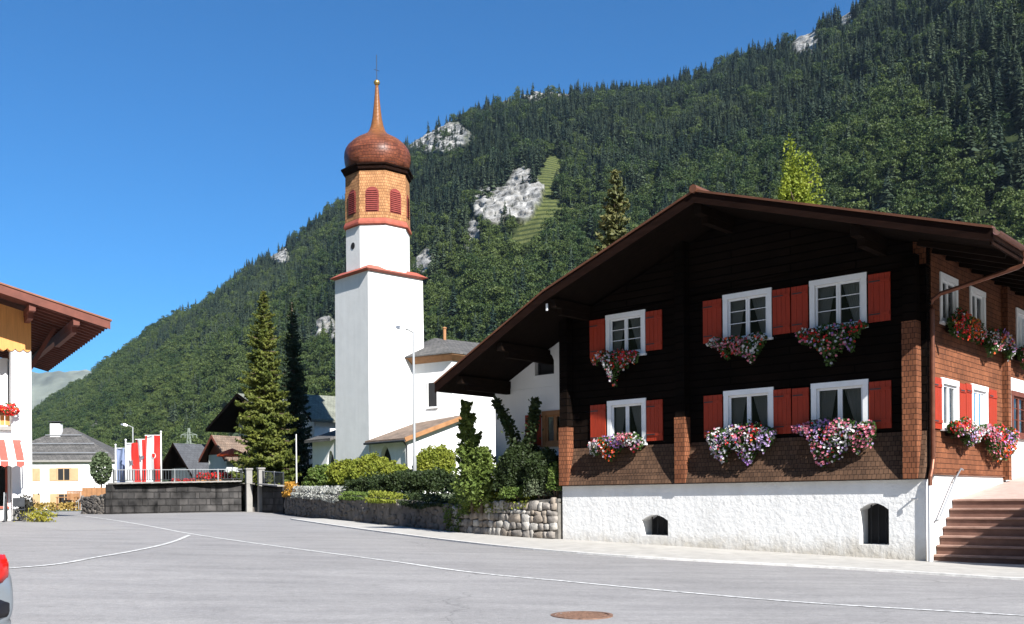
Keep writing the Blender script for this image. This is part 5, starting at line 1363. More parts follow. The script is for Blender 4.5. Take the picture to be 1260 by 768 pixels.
def leaf_tree(name, loc, h, r, label, matn, seed, cat='tree', trunk=True, n=5000, leaf=.3, lumps=26, low=.25, group=None, shape=1.0):
    rg = np.random.default_rng(seed); o = empty(name, loc, 0, label, cat, group)
    c = rg.normal(size=(lumps, 3)); c /= np.linalg.norm(c, axis=1)[:, None]; c *= rg.uniform(.25, .85, (lumps, 1))
    rad = rg.uniform(.22, .42, lumps)
    k = rg.integers(0, lumps, n); d = rg.normal(size=(n, 3)); d /= np.linalg.norm(d, axis=1)[:, None]
    P = c[k] + d * rad[k][:, None] * rg.uniform(.55, 1.05, (n, 1))
    P = P * np.array([r, r, h * (1 - low) / 2]) + (0, 0, h * (low + (1 - low) / 2))
    if shape != 1: f = np.clip((P[:, 2] / h - low) / (1 - low), 0, 1); P[:, :2] *= (1.15 - f[:, None] * shape)
    if trunk:
        mb = MB(); mb.tube([(0, 0, -.4), (.05, 0, h * .3), (0, .08, h * .85)], h * .018, 8, h * .004)
        for q in range(9):
            a = q * 2.4; z = h * (low * .8 + (.92 - low * .8) * q / 9); mb.tube([(0, 0, z), (math.cos(a) * r * .35, math.sin(a) * r * .35, z + h * .03), (math.cos(a) * r * .6, math.sin(a) * r * .6, z + h * .045)], h * .006, 5, .01)
        mb.build('trunk', 'bark', o, smooth=True)
    P = P[P[:, 2] > .02]
    V, Q = leaf_quads(P, leaf, rg, .25, np.tile((0, 0, 1.), (len(P), 1))); np_mesh('crown' if trunk else 'foliage', V, Q, matn, o); return o
MAT['birch'] = leafy('bright_lime_leaves', (.16, .21, .022), (.27, .31, .04), .35, 1.2)
p = at(979, 176, 66); leaf_tree('birch_tree', (p.x, 66, 1.0), p.z - 1.0, 2.9, 'bright lime green slender tree rising behind the right slope of the chalet roof', 'birch', 9, n=17000, leaf=.22, low=.5, shape=.7, lumps=44)

# hedge and shrubs in front of the church
MAT['hedge'] = leafy('yellow_green_hedge_leaves', (.15, .19, .02), (.27, .29, .045), .35, 1.4)
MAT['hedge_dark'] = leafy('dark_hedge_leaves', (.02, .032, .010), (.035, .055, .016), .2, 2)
MAT['leaf_grey'] = leafy('grey_green_leaves', (.12, .15, .09), (.19, .22, .13), .3, 3)
MAT['lav'] = leafy('silvery_leaves', (.27, .28, .25), (.42, .42, .39), .25, 3)
MAT['leaf_orange'] = leafy('orange_flowers', (.40, .20, .03), (.55, .30, .05), .3, 4)
MAT['leaf_mid'] = leafy('mid_green_leaves', (.075, .125, .025), (.13, .18, .04), .3, 2.5)
MAT['thuja'] = leafy('thuja_foliage', (.085, .13, .026), (.16, .21, .045), .25, 1.6)
def bush(loc, rx, ry, h, label, matn, seed, n=1600, leaf=.13, name='shrub', lumps=30, group=None, cat='shrub'):
    rg = np.random.default_rng(seed); o = empty(name, loc, 0, label, cat, group)
    leaf *= .74; n = int(n * 4.6); d = rg.normal(size=(n, 3)); d /= np.linalg.norm(d, axis=1)[:, None]; d[:, 2] = np.where(d[:, 2] < -.2, -d[:, 2], d[:, 2])
    q = 1 + .42 * fbm(d[:, 0] * 1.7 + seed, d[:, 1] * 1.7, d[:, 2] * 1.7, o=3) + .14 * vnoise(d[:, 0] * 6 + seed, d[:, 1] * 6, d[:, 2] * 6)
    P = d * (q * rg.uniform(.66, 1.02, n))[:, None] * (rx, ry, h * .58) + (0, 0, h * .40); k_ = P[:, 2] > -.05; P = P[k_]; d = d[k_]
    V, Q = leaf_quads(P, leaf, rg, .38, d); np_mesh('foliage', V, Q, matn, o)
    mb = MB()
    for q in range(5): mb.tube([(0, 0, -.1), (math.cos(q * 1.26) * rx * .5, math.sin(q * 1.26) * ry * .5, h * .6)], .02, 5)
    mb.build('stems', 'bark', o); return o
def on_terr(px, Y): x = at(px, 600, Y).x; return Vector((x, Y, terr(x, Y)))
bush(on_terr(402, 52.5), 1.05, .9, 1.55, 'rounded light green shrub at the far left end of the hedge before the church', 'leaf_mid', 41, 1800, .17)
bush(on_terr(428, 50.5), 1.1, .9, 1.75, 'yellow green hedge shrub directly below the tower corner', 'hedge', 42, 2000, .17)
bush(on_terr(458, 49), 1.2, .9, 1.85, 'yellow green hedge shrub under the arched porch doorway', 'hedge', 43, 2000, .17)
bush(on_terr(486, 47), 1.1, .9, 1.6, 'lower yellow green hedge shrub left of the tall street lamp', 'hedge', 44, 1800, .17)
bush(on_terr(534, 46), .95, .9, 2.35, 'dense round bright green bush right of the tall street lamp', 'hedge', 45, 2600, .15, lumps=24)
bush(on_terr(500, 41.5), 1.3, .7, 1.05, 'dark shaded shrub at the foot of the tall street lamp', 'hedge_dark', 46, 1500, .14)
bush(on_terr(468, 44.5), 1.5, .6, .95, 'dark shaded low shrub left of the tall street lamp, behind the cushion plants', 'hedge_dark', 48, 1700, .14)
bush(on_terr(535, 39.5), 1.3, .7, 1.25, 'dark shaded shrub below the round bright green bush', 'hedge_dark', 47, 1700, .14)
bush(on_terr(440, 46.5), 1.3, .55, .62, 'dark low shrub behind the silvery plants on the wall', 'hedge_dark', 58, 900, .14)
def trail(pts, half, lo, hi, label, matn, seed, n, leaf, name='trailing_plant'):
    """plants that sit on a wall top and spill over its face; pts = (x, y, z)"""
    rg = np.random.default_rng(seed); o = empty(name, pts[0], 0, label, 'plant'); P = []
    seg = rg.random(n) * (len(pts) - 1)
    for s in seg:
        i = min(int(s), len(pts) - 2); t = s - i; a = np.array(pts[i]); b = np.array(pts[i + 1]); p = a + (b - a) * t; d = (b - a)[:2] / np.linalg.norm((b - a)[:2]); nr = np.array([d[1], -d[0]])
        wv = .5 + .5 * float(vnoise(s * 2.3 + seed, seed * 1.7)); hz = rg.random() ** .8
        if rg.random() < .55: q = p + np.array([*(nr * rg.uniform(-half * 2, half * .6)), hi * hz * (.3 + .9 * wv)])
        else: q = p + np.array([*(nr * rg.uniform(.05, half)), -lo * hz * (.15 + 1.1 * wv)])
        P.append(q - np.array(pts[0]))
    V, Q = leaf_quads(np.array(P), leaf, rg); np_mesh('foliage', V, Q, matn, o); return o
trail([(-12.0, 52.8, 2.1), (-11.2, 50.9, 2.05)], .2, .25, .5, 'orange flowering cushion on the wall end beside the short dark wall', 'leaf_orange', 51, 900, .13)
trail([(-11.0, 50.4, 2.03), (-9.4, 47.4, 1.95), (-7.6, 44.3, 1.83)], .22, .35, .40, 'silvery white cushion plants along the top of the old garden wall', 'lav', 52, 2600, .11)
trail([(-7.5, 44.1, 1.8), (-6.0, 41.6, 1.72)], .25, .35, .38, 'olive green trailing plants on the old garden wall beside the silvery ones', 'leaf_mid', 53, 1500, .11)
trail([(-5.8, 40.8, 1.7), (-4.4, 38.3, 1.6)], .25, .32, .45, 'yellow green cushion plants on the old wall below the street lamp', 'hedge', 54, 1300, .10)
trail([(-4.1, 37.8, 1.6), (-2.3, 34.8, 1.45)], .25, .30, .35, 'dark trailing plants on the old wall left of the rubble wall', 'hedge_dark', 55, 1300, .10)
trail([(-2.2, 34.7, 1.44), (-1.3, 33.3, 1.44)], .30, 1.15, .30, 'green creeper hanging down where the old wall meets the rubble wall', 'leaf_mid', 56, 1500, .10)
trail([(-1.5, 33.6, 1.46), (.6, 31.0, 1.55)], .26, .42, .36, 'yellow green ground plants spilling over the rubble wall', 'hedge', 57, 2200, .085)
bush((.95, 30.85, 1.45), .55, .3, .80, 'grey green leafy shrub on the rubble wall beside the chalet', 'leaf_grey', 59, 420, .09)
bush((.35, 31.4, 1.45), .75, .3, .62, 'low mid green shrub on the rubble wall, just left of the grey green one', 'leaf_mid', 60, 900, .10)
bush((1.35, 30.5, 1.5), .28, .25, 1.15, 'tall thin leafy rose bush against the corner of the chalet', 'leaf_mid', 61, 380, .11, lumps=9)
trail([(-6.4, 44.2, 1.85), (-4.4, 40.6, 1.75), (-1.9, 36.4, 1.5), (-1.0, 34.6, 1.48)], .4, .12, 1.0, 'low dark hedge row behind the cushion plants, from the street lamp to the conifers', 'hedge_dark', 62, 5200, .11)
# columnar conifers and the dark climbing bush in front of the white rear wall
def column(loc, h, r, label, matn, seed, n=9000, leaf=.16, lean=0, name='columnar_conifer', spikes=True):
    rg = np.random.default_rng(seed); o = empty(name, loc, 0, label, 'conifer')
    mb = MB(); mb.tube([(0, 0, -.2), (lean * .5, 0, h * .5), (lean, 0, h * .95)], .07, 7, .015); mb.build('trunk', 'bark', o)
    nb = 120; P = []
    for q in range(nb):
        z = h * (q / nb) ** .9 * .93; f = z / h; a = rg.uniform(0, 6.28); l = r * (1.0 - .85 * f ** 1.3) * rg.uniform(.6, 1.2)
        m_ = n // nb; t = rg.random(m_) ** .6; wob = .34 * l * (1.15 - t)
        c = np.stack([math.cos(a) * l * t + lean * f, math.sin(a) * l * t, z + l * .75 * t ** 1.4], 1) + rg.normal(size=(m_, 3)) * wob[:, None] * .75; P.append(c)
    P = np.concatenate(P); P = P[P[:, 2] > 0]
    V, Q = leaf_quads(P, leaf, rg, .3, np.tile((0, 0, 1.), (len(P), 1)), aspect=.8); np_mesh('foliage', V, Q, matn, o); return o
column((-1.30, 33.0, 1.35), 3.7, .62, 'tall upright green conifer against the white rear wall of the chalet', 'thuja', 71, lean=-.2, leaf=.14)
column((-1.0, 32.55, 1.35), 2.0, .85, 'broad mid green conifer bush in front of the tall upright one', 'thuja', 72, n=7000, leaf=.12)
def ivy_arm(loc, pts, label, seed, n=2600, rad=.34):
    rg = np.random.default_rng(seed); o = empty('climbing_bush', loc, 0, label, 'bush'); mb = MB(); P = []
    for ch_ in pts:
        mb.tube(ch_, .045, 6, .015); L = [np.array(p) for p in ch_]
        for k in range(n // len(pts)):
            s = rg.random() * (len(L) - 1); i = min(int(s), len(L) - 2); t = s - i; P.append(L[i] + (L[i + 1] - L[i]) * t + rg.normal(size=3) * rad * (1 - .55 * s / (len(L) - 1)))
    mb.build('stems', 'bark', o); P = np.array(P); P = P[P[:, 2] > 0]; V, Q = leaf_quads(P, .14, rg); np_mesh('foliage', V, Q, 'hedge_dark', o); return o
b0 = Vector((-.25, 32.05, 1.4))
ivy_arm(b0, [[(.2, -.1, 0), (.45, -.15, 1.6), (.15, -.1, 2.6), (-.25, .0, 3.35)], [(.4, -.2, 0), (.75, -.5, 1.6), (.95, -.7, 2.7), (1.0, -.75, 3.3)]], 'dark climbing bush with curling arms against the white rear wall', 73, 3000, .135)
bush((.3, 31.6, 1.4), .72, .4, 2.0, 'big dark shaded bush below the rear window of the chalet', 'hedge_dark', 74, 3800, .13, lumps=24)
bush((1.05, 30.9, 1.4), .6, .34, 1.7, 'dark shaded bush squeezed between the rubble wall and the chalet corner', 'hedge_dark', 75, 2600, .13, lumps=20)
# ================================================================ mountain with forest
RPX = [-400, 0, 40, 60, 100, 130, 200, 240, 270, 300, 350, 400, 425, 490, 520, 550, 600, 640, 660, 720, 760, 800, 850, 900, 940, 980, 1030, 1060, 1150, 1260, 1400, 1700]
RPY = [560, 525, 500, 484, 458, 434, 388, 370, 350, 324, 290, 247, 230, 172, 154, 137, 114, 106, 100, 105, 95, 97, 82, 64, 50, 32, 7, -8, -68, -158, -258, -420]
YPX = [-400, 60, 300, 600, 850, 1030, 1260, 1700]
YR = [2300, 2000, 1750, 1500, 1400, 1250, 1000, 800]
Y0 = [1000, 850, 560, 380, 340, 320, 300, 280]
def treetop(px): return 17 + 6 * np.clip((px - 900) / 300, 0, 1)
def ter_p(px, s):
    """terrain point for an azimuth (as a photo column) and a slope parameter 0 foot .. 1 ridge .. 1.3 behind"""
    px = np.asarray(px, float); s = np.asarray(s, float)
    yr = np.interp(px, YPX, YR); y0 = np.interp(px, YPX, Y0)
    py = np.interp(px, RPX, RPY) + treetop(px)
    u = (px - CX) / F; v = (HY - py) / F; e = -ST * u + CT * v; a = CT * u + ST * v
    zr = H + e * yr
    Y = y0 + (yr - y0) * s; X = a * Y
    sc = np.clip(s, 0, 1)
    Z = 1.0 + (zr - 1.0) * (sc ** 1.06)
    Z = Z - np.clip(s - 1, 0, None) * 500
    w = np.clip(sc * 5, 0, 1) * np.clip((1.02 - sc) * 5, .12, 1)
    Z = Z + w * (22 * fbm(X / 260, Y / 260, o=4) + 14 * np.abs(fbm(X / 120 + 9, Y / 300, o=3)))
    return X, Y, Z
def to_px(X, Y, Z):
    a = X / Y; b = (Z - H) / Y
    return CX + F * (CT * a - ST * b), HY - F * (ST * a + CT * b)
# bare rock faces and the clearing, as places on the slope
ROCKS = [(640, 242, 25, 34, .5), (606, 256, 27, 22, -.2), (545, 172, 34, 17, -.1), (512, 172, 14, 16, 0), (612, 121, 26, 7, -.2), (655, 115, 30, 10, .1), (690, 122, 10, 7, 0), (988, 52, 19, 15, .5), (1044, 30, 11, 8, .3), (523, 325, 12, 18, .3),
         (402, 408, 16, 14, .2), (343, 314, 15, 9, .5), (103, 452, 12, 13, 0), (122, 523, 20, 7, .3), (580, 290, 12, 20, .4), (420, 222, 9, 16, 0), (700, 118, 6, 5, 0)]
def rock_mask(px, py, soft=1.0):
    nz = fbm(px / 16.0, py / 16.0, o=4); m = np.zeros_like(px)
    for cx, cy, rx, ry, t in ROCKS:
        dx, dy = (px - cx), (py - cy); d = ((dx * math.cos(t) + dy * math.sin(t)) / rx) ** 2 + ((-dx * math.sin(t) + dy * math.cos(t)) / ry) ** 2
        m = np.maximum(m, 1.25 - d - .75 * nz)
    return np.clip(m * 2.2, 0, 1)
MEAD = [(680, 205, 12, 16), (672, 228, 17, 18), (668, 250, 18, 17), (672, 266, 27, 13), (690, 262, 30, 7), (656, 285, 20, 12), (640, 298, 17, 9), (717, 228, 7, 10), (560, 300, 6, 5), (905, 120, 5, 4)]
def mead_mask(px, py):
    nz = fbm(px / 12.0, py / 12.0 + 40, o=3); m = np.zeros_like(px)
    for cx, cy, rx, ry in MEAD: m = np.maximum(m, 1.15 - ((px - cx) / rx) ** 2 - ((py - cy) / ry) ** 2 - .5 * nz)
    return np.clip(m * 2.2, 0, 1)
nc, nr_ = 1150, 430
PX, SS = np.meshgrid(np.concatenate([np.linspace(-400, -100, 50), np.linspace(-98, 1450, nc - 80), np.linspace(1455, 1700, 30)]), np.concatenate([np.linspace(0, 1.0, nr_ - 12), np.linspace(1.015, 1.5, 12)]))
X, Y, Z = ter_p(PX, SS); qx, qy = to_px(X, Y, Z)
rk = rock_mask(qx, qy); md = mead_mask(qx, qy) * (1 - rk)
# rock faces stand out of the slope as broken cliffs
tl = Z / 9 + X / 60 + 1.1 * fbm(X / 34, Y / 60, o=3); saw = tl - np.floor(tl); nx_ = fbm(X / 10, Y / 30, Z / 16, o=5); crag = np.abs(fbm(X / 22 + 3, Y / 60, Z / 40, o=5)); st_ = np.abs(vnoise(X / 60, Y / 80, Z / 7))
edge = np.clip(rk * 3, 0, 1)
Y = Y - edge * (4 + 6 * nx_ + 15 * crag + 4 * (1 - saw) ** 2); X = X + edge * 4 * fbm(X / 11 + 7, Y / 30, Z / 11, o=4); Z = Z + edge * (1 + 2.5 * fbm(X / 8, Y / 20 + 5, Z / 8, o=3))
V = np.stack([X.ravel(), Y.ravel(), Z.ravel()], 1); i = (np.arange(nr_ - 1)[:, None] * nc + np.arange(nc - 1)[None, :]).ravel()
def mountain_mat():
    mt, nt, bs = new_mat('mountain_slope')
    a = nd(nt, 'ShaderNodeAttribute'); a.attribute_name = 'rock'; b = nd(nt, 'ShaderNodeAttribute'); b.attribute_name = 'clearing'
    f1 = noise_fac(nt, .06, 7, .65); f2 = noise_fac(nt, .11, 9, .78, stretch=(1, .6, .5)); f3 = noise_fac(nt, .35, 4)
    soil = ramp(nt, f1, [(.35, (.018, .024, .010)), (.65, (.04, .055, .018))])
    rockc = ramp(nt, f2, [(.36, (.04, .041, .038)), (.47, (.19, .186, .176)), (.66, (.46, .45, .43))])
    wv = nd(nt, 'ShaderNodeTexWave'); wv.bands_direction = 'Z'; wv.inputs['Scale'].default_value = .05; wv.inputs['Distortion'].default_value = 2.5; wv.inputs['Detail'].default_value = 3; wv.inputs['Detail Scale'].default_value = .4
    tco = nd(nt, 'ShaderNodeTexCoord'); nt.links.new(tco.outputs['Object'], wv.inputs['Vector'])
    grass = mixc(nt, .75, ramp(nt, f3, [(.3, (.052, .064, .022)), (.7, (.105, .12, .042))]), ramp(nt, wv.outputs['Fac'], [(.3, (.30, .38, .33)), (.55, (1.15, 1.1, 1)) ]), 'MULTIPLY')
    c = mixc(nt, b.outputs['Fac'], soil, grass); c = mixc(nt, a.outputs['Fac'], c, rockc)
    nt.links.new(c, bs.inputs['Base Color']); bs.inputs['Roughness'].default_value = .95; bs.inputs['Specular IOR Level'].default_value = .1
    bump(nt, bs, f2, .8, 3.0); return mt
MAT['mountain'] = mountain_mat()
mo = np_mesh('mountain', V, np.stack([i, i + 1, i + nc + 1, i + nc], 1), 'mountain', smooth=False)
for nm, arr in (('rock', rk), ('clearing', md)):
    at_ = mo.data.attributes.new(nm, 'FLOAT', 'POINT'); at_.data.foreach_set('value', arr.ravel().astype(np.float32))
tag(mo, kind='structure')
# unseen dark slope added behind the camera to block low sky light
aa = np.linspace(R(150), R(385), 120); rr_ = np.linspace(0, 1, 24); AA, RRr = np.meshgrid(aa, rr_)
rad = 330 + 900 * RRr; Xo = rad * np.cos(AA); Yo = rad * np.sin(AA); Zo = -2 + RRr * (470 + 120 * fbm(Xo / 300, Yo / 300, o=4)) * np.clip((AA - R(148)) * 4, 0, 1) * np.clip((R(387) - AA) * 4, 0, 1)
i = (np.arange(23)[:, None] * 120 + np.arange(119)[None, :]).ravel()
MAT['sky_block_green'] = plain('sky_block_dark_green', (.02, .032, .016), .95, .4, .05)
tag(np_mesh('sky_block_slope', np.stack([Xo.ravel(), Yo.ravel(), Zo.ravel()], 1), np.stack([i, i + 1, i + 121, i + 120], 1), 'sky_block_green'), kind='structure')
# hazy bare mountain far up the valley
fx = np.linspace(-500, 260, 160); sv = np.linspace(0, 1, 60); FX, FS = np.meshgrid(fx, sv)
ry = np.interp(fx, [-500, -300, -100, 0, 40, 70, 105, 160, 260], [300, 360, 400, 440, 462, 456, 452, 470, 520])
e = (HY + (CX - FX) * ST - ry[None, :]) / F; yy = 3600 + 2400 * FS; Xf = (FX - CX) / F * yy; Zf = H + e * 6000 * FS ** 1.1 + FS * (1 - FS) * 500 * fbm(Xf / 500, yy / 500, o=5) + 60 * FS * fbm(Xf / 130, yy / 130, o=4)
V = np.stack([Xf.ravel(), yy.ravel(), Zf.ravel()], 1); i = (np.arange(59)[:, None] * 160 + np.arange(159)[None, :]).ravel()
MAT['far_rock'] = plain('bare_alpine_slope', (.13, .14, .11), .95, .5, .004, 0)
tag(np_mesh('far_mountain', V, np.stack([i, i + 1, i + 161, i + 160], 1), 'far_rock'), kind='structure')

# ---- the forest: prototypes and points live in one object each
MAT['conifer'] = leafy('mountain_conifer', (.012, .027, .018), (.058, .078, .040), .12, .25, True)
MAT['broadleaf'] = leafy('mountain_broadleaf', (.022, .047, .012), (.085, .115, .026), .25, .2, True)
def conifer_proto(seed):
    rg = np.random.default_rng(seed); V = []; Q = []; n = 230; wid = rg.uniform(.13, .19)
    for k in range(n):
        f = (k + rg.random()) / n; f = f ** 1.15; z = .05 + .95 * f
        r = wid * (1 - f) ** .85 * (1 + .35 * math.sin(f * 21 + seed) * (1 - f)) + .008; l = r * rg.uniform(.55, 1.2); a = rg.uniform(0, 2 * math.pi); w = l * rg.uniform(.35, .7) + .008; c, s_ = math.cos(a), math.sin(a); dz = -l * rg.uniform(.05, .75); i0 = rg.uniform(.1, .45)
        o = len(V); V += [(c * l * i0, s_ * l * i0, z + .02), (c * l * .65 - s_ * w * .5, s_ * l * .65 + c * w * .5, z + dz * .5 + rg.uniform(-.012, .006)), (c * l, s_ * l, z + dz), (c * l * .65 + s_ * w * .5, s_ * l * .65 - c * w * .5, z + dz * .5 + rg.uniform(-.012, .006))]; Q.append((o, o + 1, o + 2, o + 3))
    for a in (0, 1.57):
        o = len(V); c, s_ = math.cos(a) * .014, math.sin(a) * .014; V += [(-c, -s_, -.08), (c, s_, -.08), (c * .2, s_ * .2, 1.02), (-c * .2, -s_ * .2, 1.02)]; Q.append((o, o + 1, o + 2, o + 3))
    return np.array(V), np.array(Q)
def broad_proto(seed):
    rg = np.random.default_rng(seed); lumps = 15; c = rg.normal(size=(lumps, 3)); c /= np.linalg.norm(c, axis=1)[:, None]; c *= rg.uniform(.12, .27, (lumps, 1)); c[:, 2] *= 1.3; rad = rg.uniform(.10, .17, lumps)
    n = 900; k = rg.integers(0, lumps, n); d = rg.normal(size=(n, 3)); d /= np.linalg.norm(d, axis=1)[:, None]; d[:, 2] = np.abs(d[:, 2]) * .9 - .3 * (rg.random(n) < .3)
    P = c[k] + d * rad[k][:, None] * rg.uniform(.8, 1.04, (n, 1)) + (0, 0, .58)
    V, Q = leaf_quads(P, .05, rg, .5, d, aspect=1.2)
    o = len(V); V = np.concatenate([V, [(-.02, 0, -.1), (.02, 0, -.1), (.01, 0, .6), (-.01, 0, .6)]]); Q = np.concatenate([Q, [(o, o + 1, o + 2, o + 3)]]); return V, Q

def forest(name, protos, P, S, W, Rz, mat, label_kind='stuff'):
    tone = np.clip(.5 + .55 * fbm(P[:, 0] / 170, P[:, 1] / 170, o=4) + rng.normal(size=len(P)) * .26, 0, 1)
    V = []; Q = []; kind = []; o = 0
    for k, (v, q) in enumerate(protos): V.append(v); Q.append(q + o); kind.append(np.full(len(v), k + 1)); o += len(v)
    V = np.concatenate(V + [P]); Q = np.concatenate(Q); kind = np.concatenate(kind + [np.zeros(len(P), int)]); npr = o
    ob = np_mesh(name, V, Q, mat); me = ob.data
    def att(nm, ty, arr, key='value'):
        a = me.attributes.new(nm, ty, 'POINT'); a.data.foreach_set(key, np.ascontiguousarray(arr).ravel())
    att('pk', 'INT', kind.astype(np.int32))
    sc = np.ones((len(V), 3), np.float32); sc[npr:, 0] = W; sc[npr:, 1] = W; sc[npr:, 2] = S; att('scl', 'FLOAT_VECTOR', sc, 'vector')
    rt = np.zeros((len(V), 3), np.float32); rt[npr:, 2] = Rz; rt[npr:, 0] = rng.normal(size=len(P)) * .03; att('rot', 'FLOAT_VECTOR', rt, 'vector')
    tn = np.zeros(len(V), np.float32); tn[npr:] = tone; att('tone', 'FLOAT', tn)
    pick = np.zeros(len(V), np.int32); pick[npr:] = rng.integers(0, len(protos), len(P)); att('pick', 'INT', pick)
    ng = bpy.data.node_groups.new(name, 'GeometryNodeTree'); ng.interface.new_socket('Geometry', in_out='INPUT', socket_type='NodeSocketGeometry'); ng.interface.new_socket('Geometry', in_out='OUTPUT', socket_type='NodeSocketGeometry')
    N = ng.nodes; L = ng.links; gi = N.new('NodeGroupInput'); go = N.new('NodeGroupOutput')
    def na(nm, ty): x = N.new('GeometryNodeInputNamedAttribute'); x.data_type = ty; x.inputs['Name'].default_value = nm; return x.outputs['Attribute']
    pk = na('pk', 'INT')
    def sep(val):
        c = N.new('FunctionNodeCompare'); c.data_type = 'INT'; c.operation = 'EQUAL'; ins = [x for x in c.inputs if x.type == 'INT']; L.new(pk, ins[0]); ins[1].default_value = val
        s_ = N.new('GeometryNodeSeparateGeometry'); s_.domain = 'POINT'; L.new(gi.outputs[0], s_.inputs['Geometry']); L.new(c.outputs[0], s_.inputs['Selection']); return s_.outputs['Selection']
    g2 = N.new('GeometryNodeGeometryToInstance')
    for k in reversed(range(len(protos))): L.new(sep(k + 1), g2.inputs[0])
    pts = sep(0); m2p = N.new('GeometryNodeMeshToPoints'); L.new(pts, m2p.inputs['Mesh'])
    io = N.new('GeometryNodeInstanceOnPoints'); L.new(m2p.outputs[0], io.inputs['Points']); L.new(g2.outputs[0], io.inputs['Instance']); io.inputs['Pick Instance'].default_value = True
    L.new(na('pick', 'INT'), io.inputs['Instance Index']); L.new(na('scl', 'FLOAT_VECTOR'), io.inputs['Scale'])
    L.new(na('rot', 'FLOAT_VECTOR'), io.inputs['Rotation']); L.new(io.outputs[0], go.inputs[0])
    md_ = ob.modifiers.new('trees', 'NODES'); md_.node_group = ng
    return tag(ob, kind=label_kind)
# scatter: even over the slope's area, thinned where it is far
NT = 150000
px = rng.uniform(-120, 1500, NT); s = rng.random(NT) ** .75 * 1.03
yr = np.interp(px, YPX, YR); y0 = np.interp(px, YPX, Y0)
X, Y, Z = ter_p(px, s)
spacing = 7.8; # metres between trunks
area = (1620 / F) / NT * Y * (yr - y0) / (.75 * np.clip(s, .02, 1) ** (1 - 1 / .75) ) * 0 + (1620 / F) * Y * (yr - y0) / NT
keep = rng.random(NT) < np.clip(area / (spacing ** 2) * 1.2, 0, 1)
px, s, X, Y, Z = (a[keep] for a in (px, s, X, Y, Z))
qx, qy = to_px(X, Y, Z)
keep = (rock_mask(qx, qy) < .45) & (mead_mask(qx, qy) < .4) & ((rock_mask(qx, qy - 14) < .7) | (rng.random(len(qx)) < .25)) & ((mead_mask(qx, qy - 13) < .6) | (rng.random(len(qx)) < .12))
# a few trees stand on the ledges of the cliffs
keep |= (rock_mask(qx, qy) > .4) & (rng.random(len(qx)) < .10)
gap = fbm(X / 38 + 11, Y / 38, o=4); keep &= (gap > -.42) | (rng.random(len(qx)) < .35)
X, Y, Z, qx, qy = (a[keep] for a in (X, Y, Z, qx, qy))
# broadleaf trees lower down and in a tongue up the right hand slope
nb = fbm(X / 130, Y / 130, o=4)
lim = np.interp(qx, [-100, 100, 200, 300, 420, 520, 600, 700, 800, 900, 1000, 1100, 1180, 1260, 1500], [400, 440, 455, 470, 400, 330, 285, 275, 270, 240, 190, 135, 215, 300, 330])
pb = 1 / (1 + np.exp(-((qy - lim) / 22 + nb * 3.0)))
pb = np.clip(pb + .22 * np.clip(fbm(X / 70 + 5, Y / 70, o=3) * 2, 0, 1), .05, .84)
isb = rng.random(len(X)) < pb
hc = (10 + 15 * rng.random(len(X)) ** 1.4) * np.interp(Y, [300, 900, 1500], [1.35, 1.1, .95]) * (1 + .45 * fbm(X / 60, Y / 60, o=2)); hb = rng.uniform(12, 25, len(X)) * (1 + .2 * nb)
far = np.clip(Y / 1500, .6, 1.2)
c = ~isb
forest('conifer_forest', [conifer_proto(k) for k in range(6)], np.stack([X[c], Y[c], Z[c] - .5], 1), hc[c], hc[c] * rng.uniform(1.0, 1.5, c.sum()), rng.uniform(0, 6.28, c.sum()), 'conifer')
b = isb
forest('broadleaf_forest', [broad_proto(k + 20) for k in range(6)], np.stack([X[b], Y[b], Z[b] - .8], 1), hb[b], hb[b] * rng.uniform(.85, 1.2, b.sum()), rng.uniform(0, 6.28, b.sum()), 'broadleaf')
print('trees', c.sum(), b.sum())

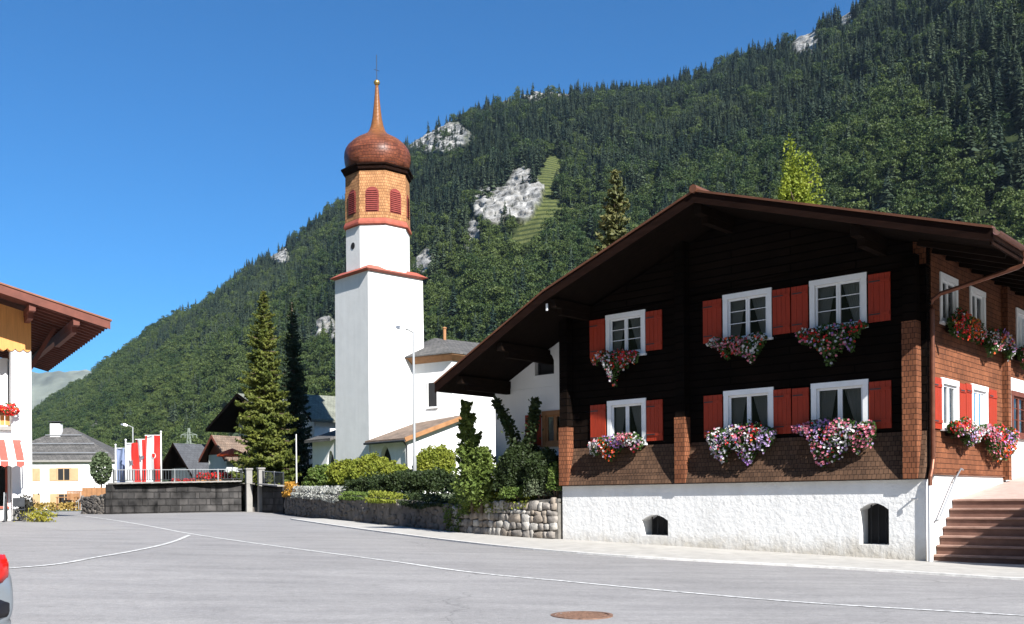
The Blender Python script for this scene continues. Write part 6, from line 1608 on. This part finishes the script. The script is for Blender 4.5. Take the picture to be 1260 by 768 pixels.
# ================================================================ air, light, render
def box_haze(x0, x1, y0, y1, z0, z1, dens):
    mb = MB(); mb.box(x0, x1, y0, y1, z0, z1); o = mb.build('haze', [])
    mt = bpy.data.materials.new('valley_air'); mt.use_nodes = True; nt = mt.node_tree; nt.nodes.remove(nt.nodes['Principled BSDF'])
    pv = nt.nodes.new('ShaderNodeVolumePrincipled'); pv.inputs['Density'].default_value = dens; pv.inputs['Color'].default_value = (.55, .76, 1, 1); pv.inputs['Anisotropy'].default_value = .2
    nt.links.new(pv.outputs[0], nt.nodes['Material Output'].inputs['Volume']); o.data.materials.append(mt); return tag(o, kind='stuff')
HAZE = 3.2e-5
if HAZE: box_haze(-5200, 1800, -400, 6300, -2.5, 820, HAZE)
w = bpy.data.worlds.new('World'); SC.world = w; w.use_nodes = True; nt = w.node_tree
sky = nt.nodes.new('ShaderNodeTexSky'); sky.sky_type = 'NISHITA'; sky.sun_disc = False; sky.sun_elevation = SUN_EL; sky.sun_rotation = math.pi - SUN_AZ
sky.altitude = 800; sky.air_density = 1.0; sky.dust_density = .7; sky.ozone_density = 2.2
bg = nt.nodes['Background']; bg.inputs[1].default_value = .05
tint = nt.nodes.new('ShaderNodeMix'); tint.data_type = 'RGBA'; tint.blend_type = 'MULTIPLY'; tint.inputs[0].default_value = 1; tint.inputs[7].default_value = (.36, .93, 1.38, 1)
nt.links.new(sky.outputs[0], tint.inputs[6]); nt.links.new(tint.outputs[2], bg.inputs[0])
sl = bpy.data.lights.new('sun', 'SUN'); sl.energy = 5.0; sl.angle = R(.5); sl.color = (1, .965, .91)
so = bpy.data.objects.new('sun', sl); COL.objects.link(so)
sd_ = Vector((math.sin(SUN_AZ) * math.cos(SUN_EL), -math.cos(SUN_AZ) * math.cos(SUN_EL), math.sin(SUN_EL)))
so.rotation_euler = sd_.to_track_quat('Z', 'Y').to_euler()
so.location = (30, -30, 60)
vs = SC.view_settings; SC.display_settings.display_device = 'sRGB'; vs.view_transform = 'Standard'; vs.look = 'None'; vs.exposure = 1.2; vs.gamma = 1; vs.use_curve_mapping = False
SC.render.engine = 'CYCLES'; cy = SC.cycles
cy.use_denoising = True; cy.max_bounces = 6; cy.diffuse_bounces = 2; cy.glossy_bounces = 3; cy.transparent_max_bounces = 8; cy.transmission_bounces = 3; cy.volume_bounces = 0
cy.use_adaptive_sampling = True; cy.adaptive_threshold = .01; cy.sample_clamp_indirect = 6
SC.render.filter_size = 1.3
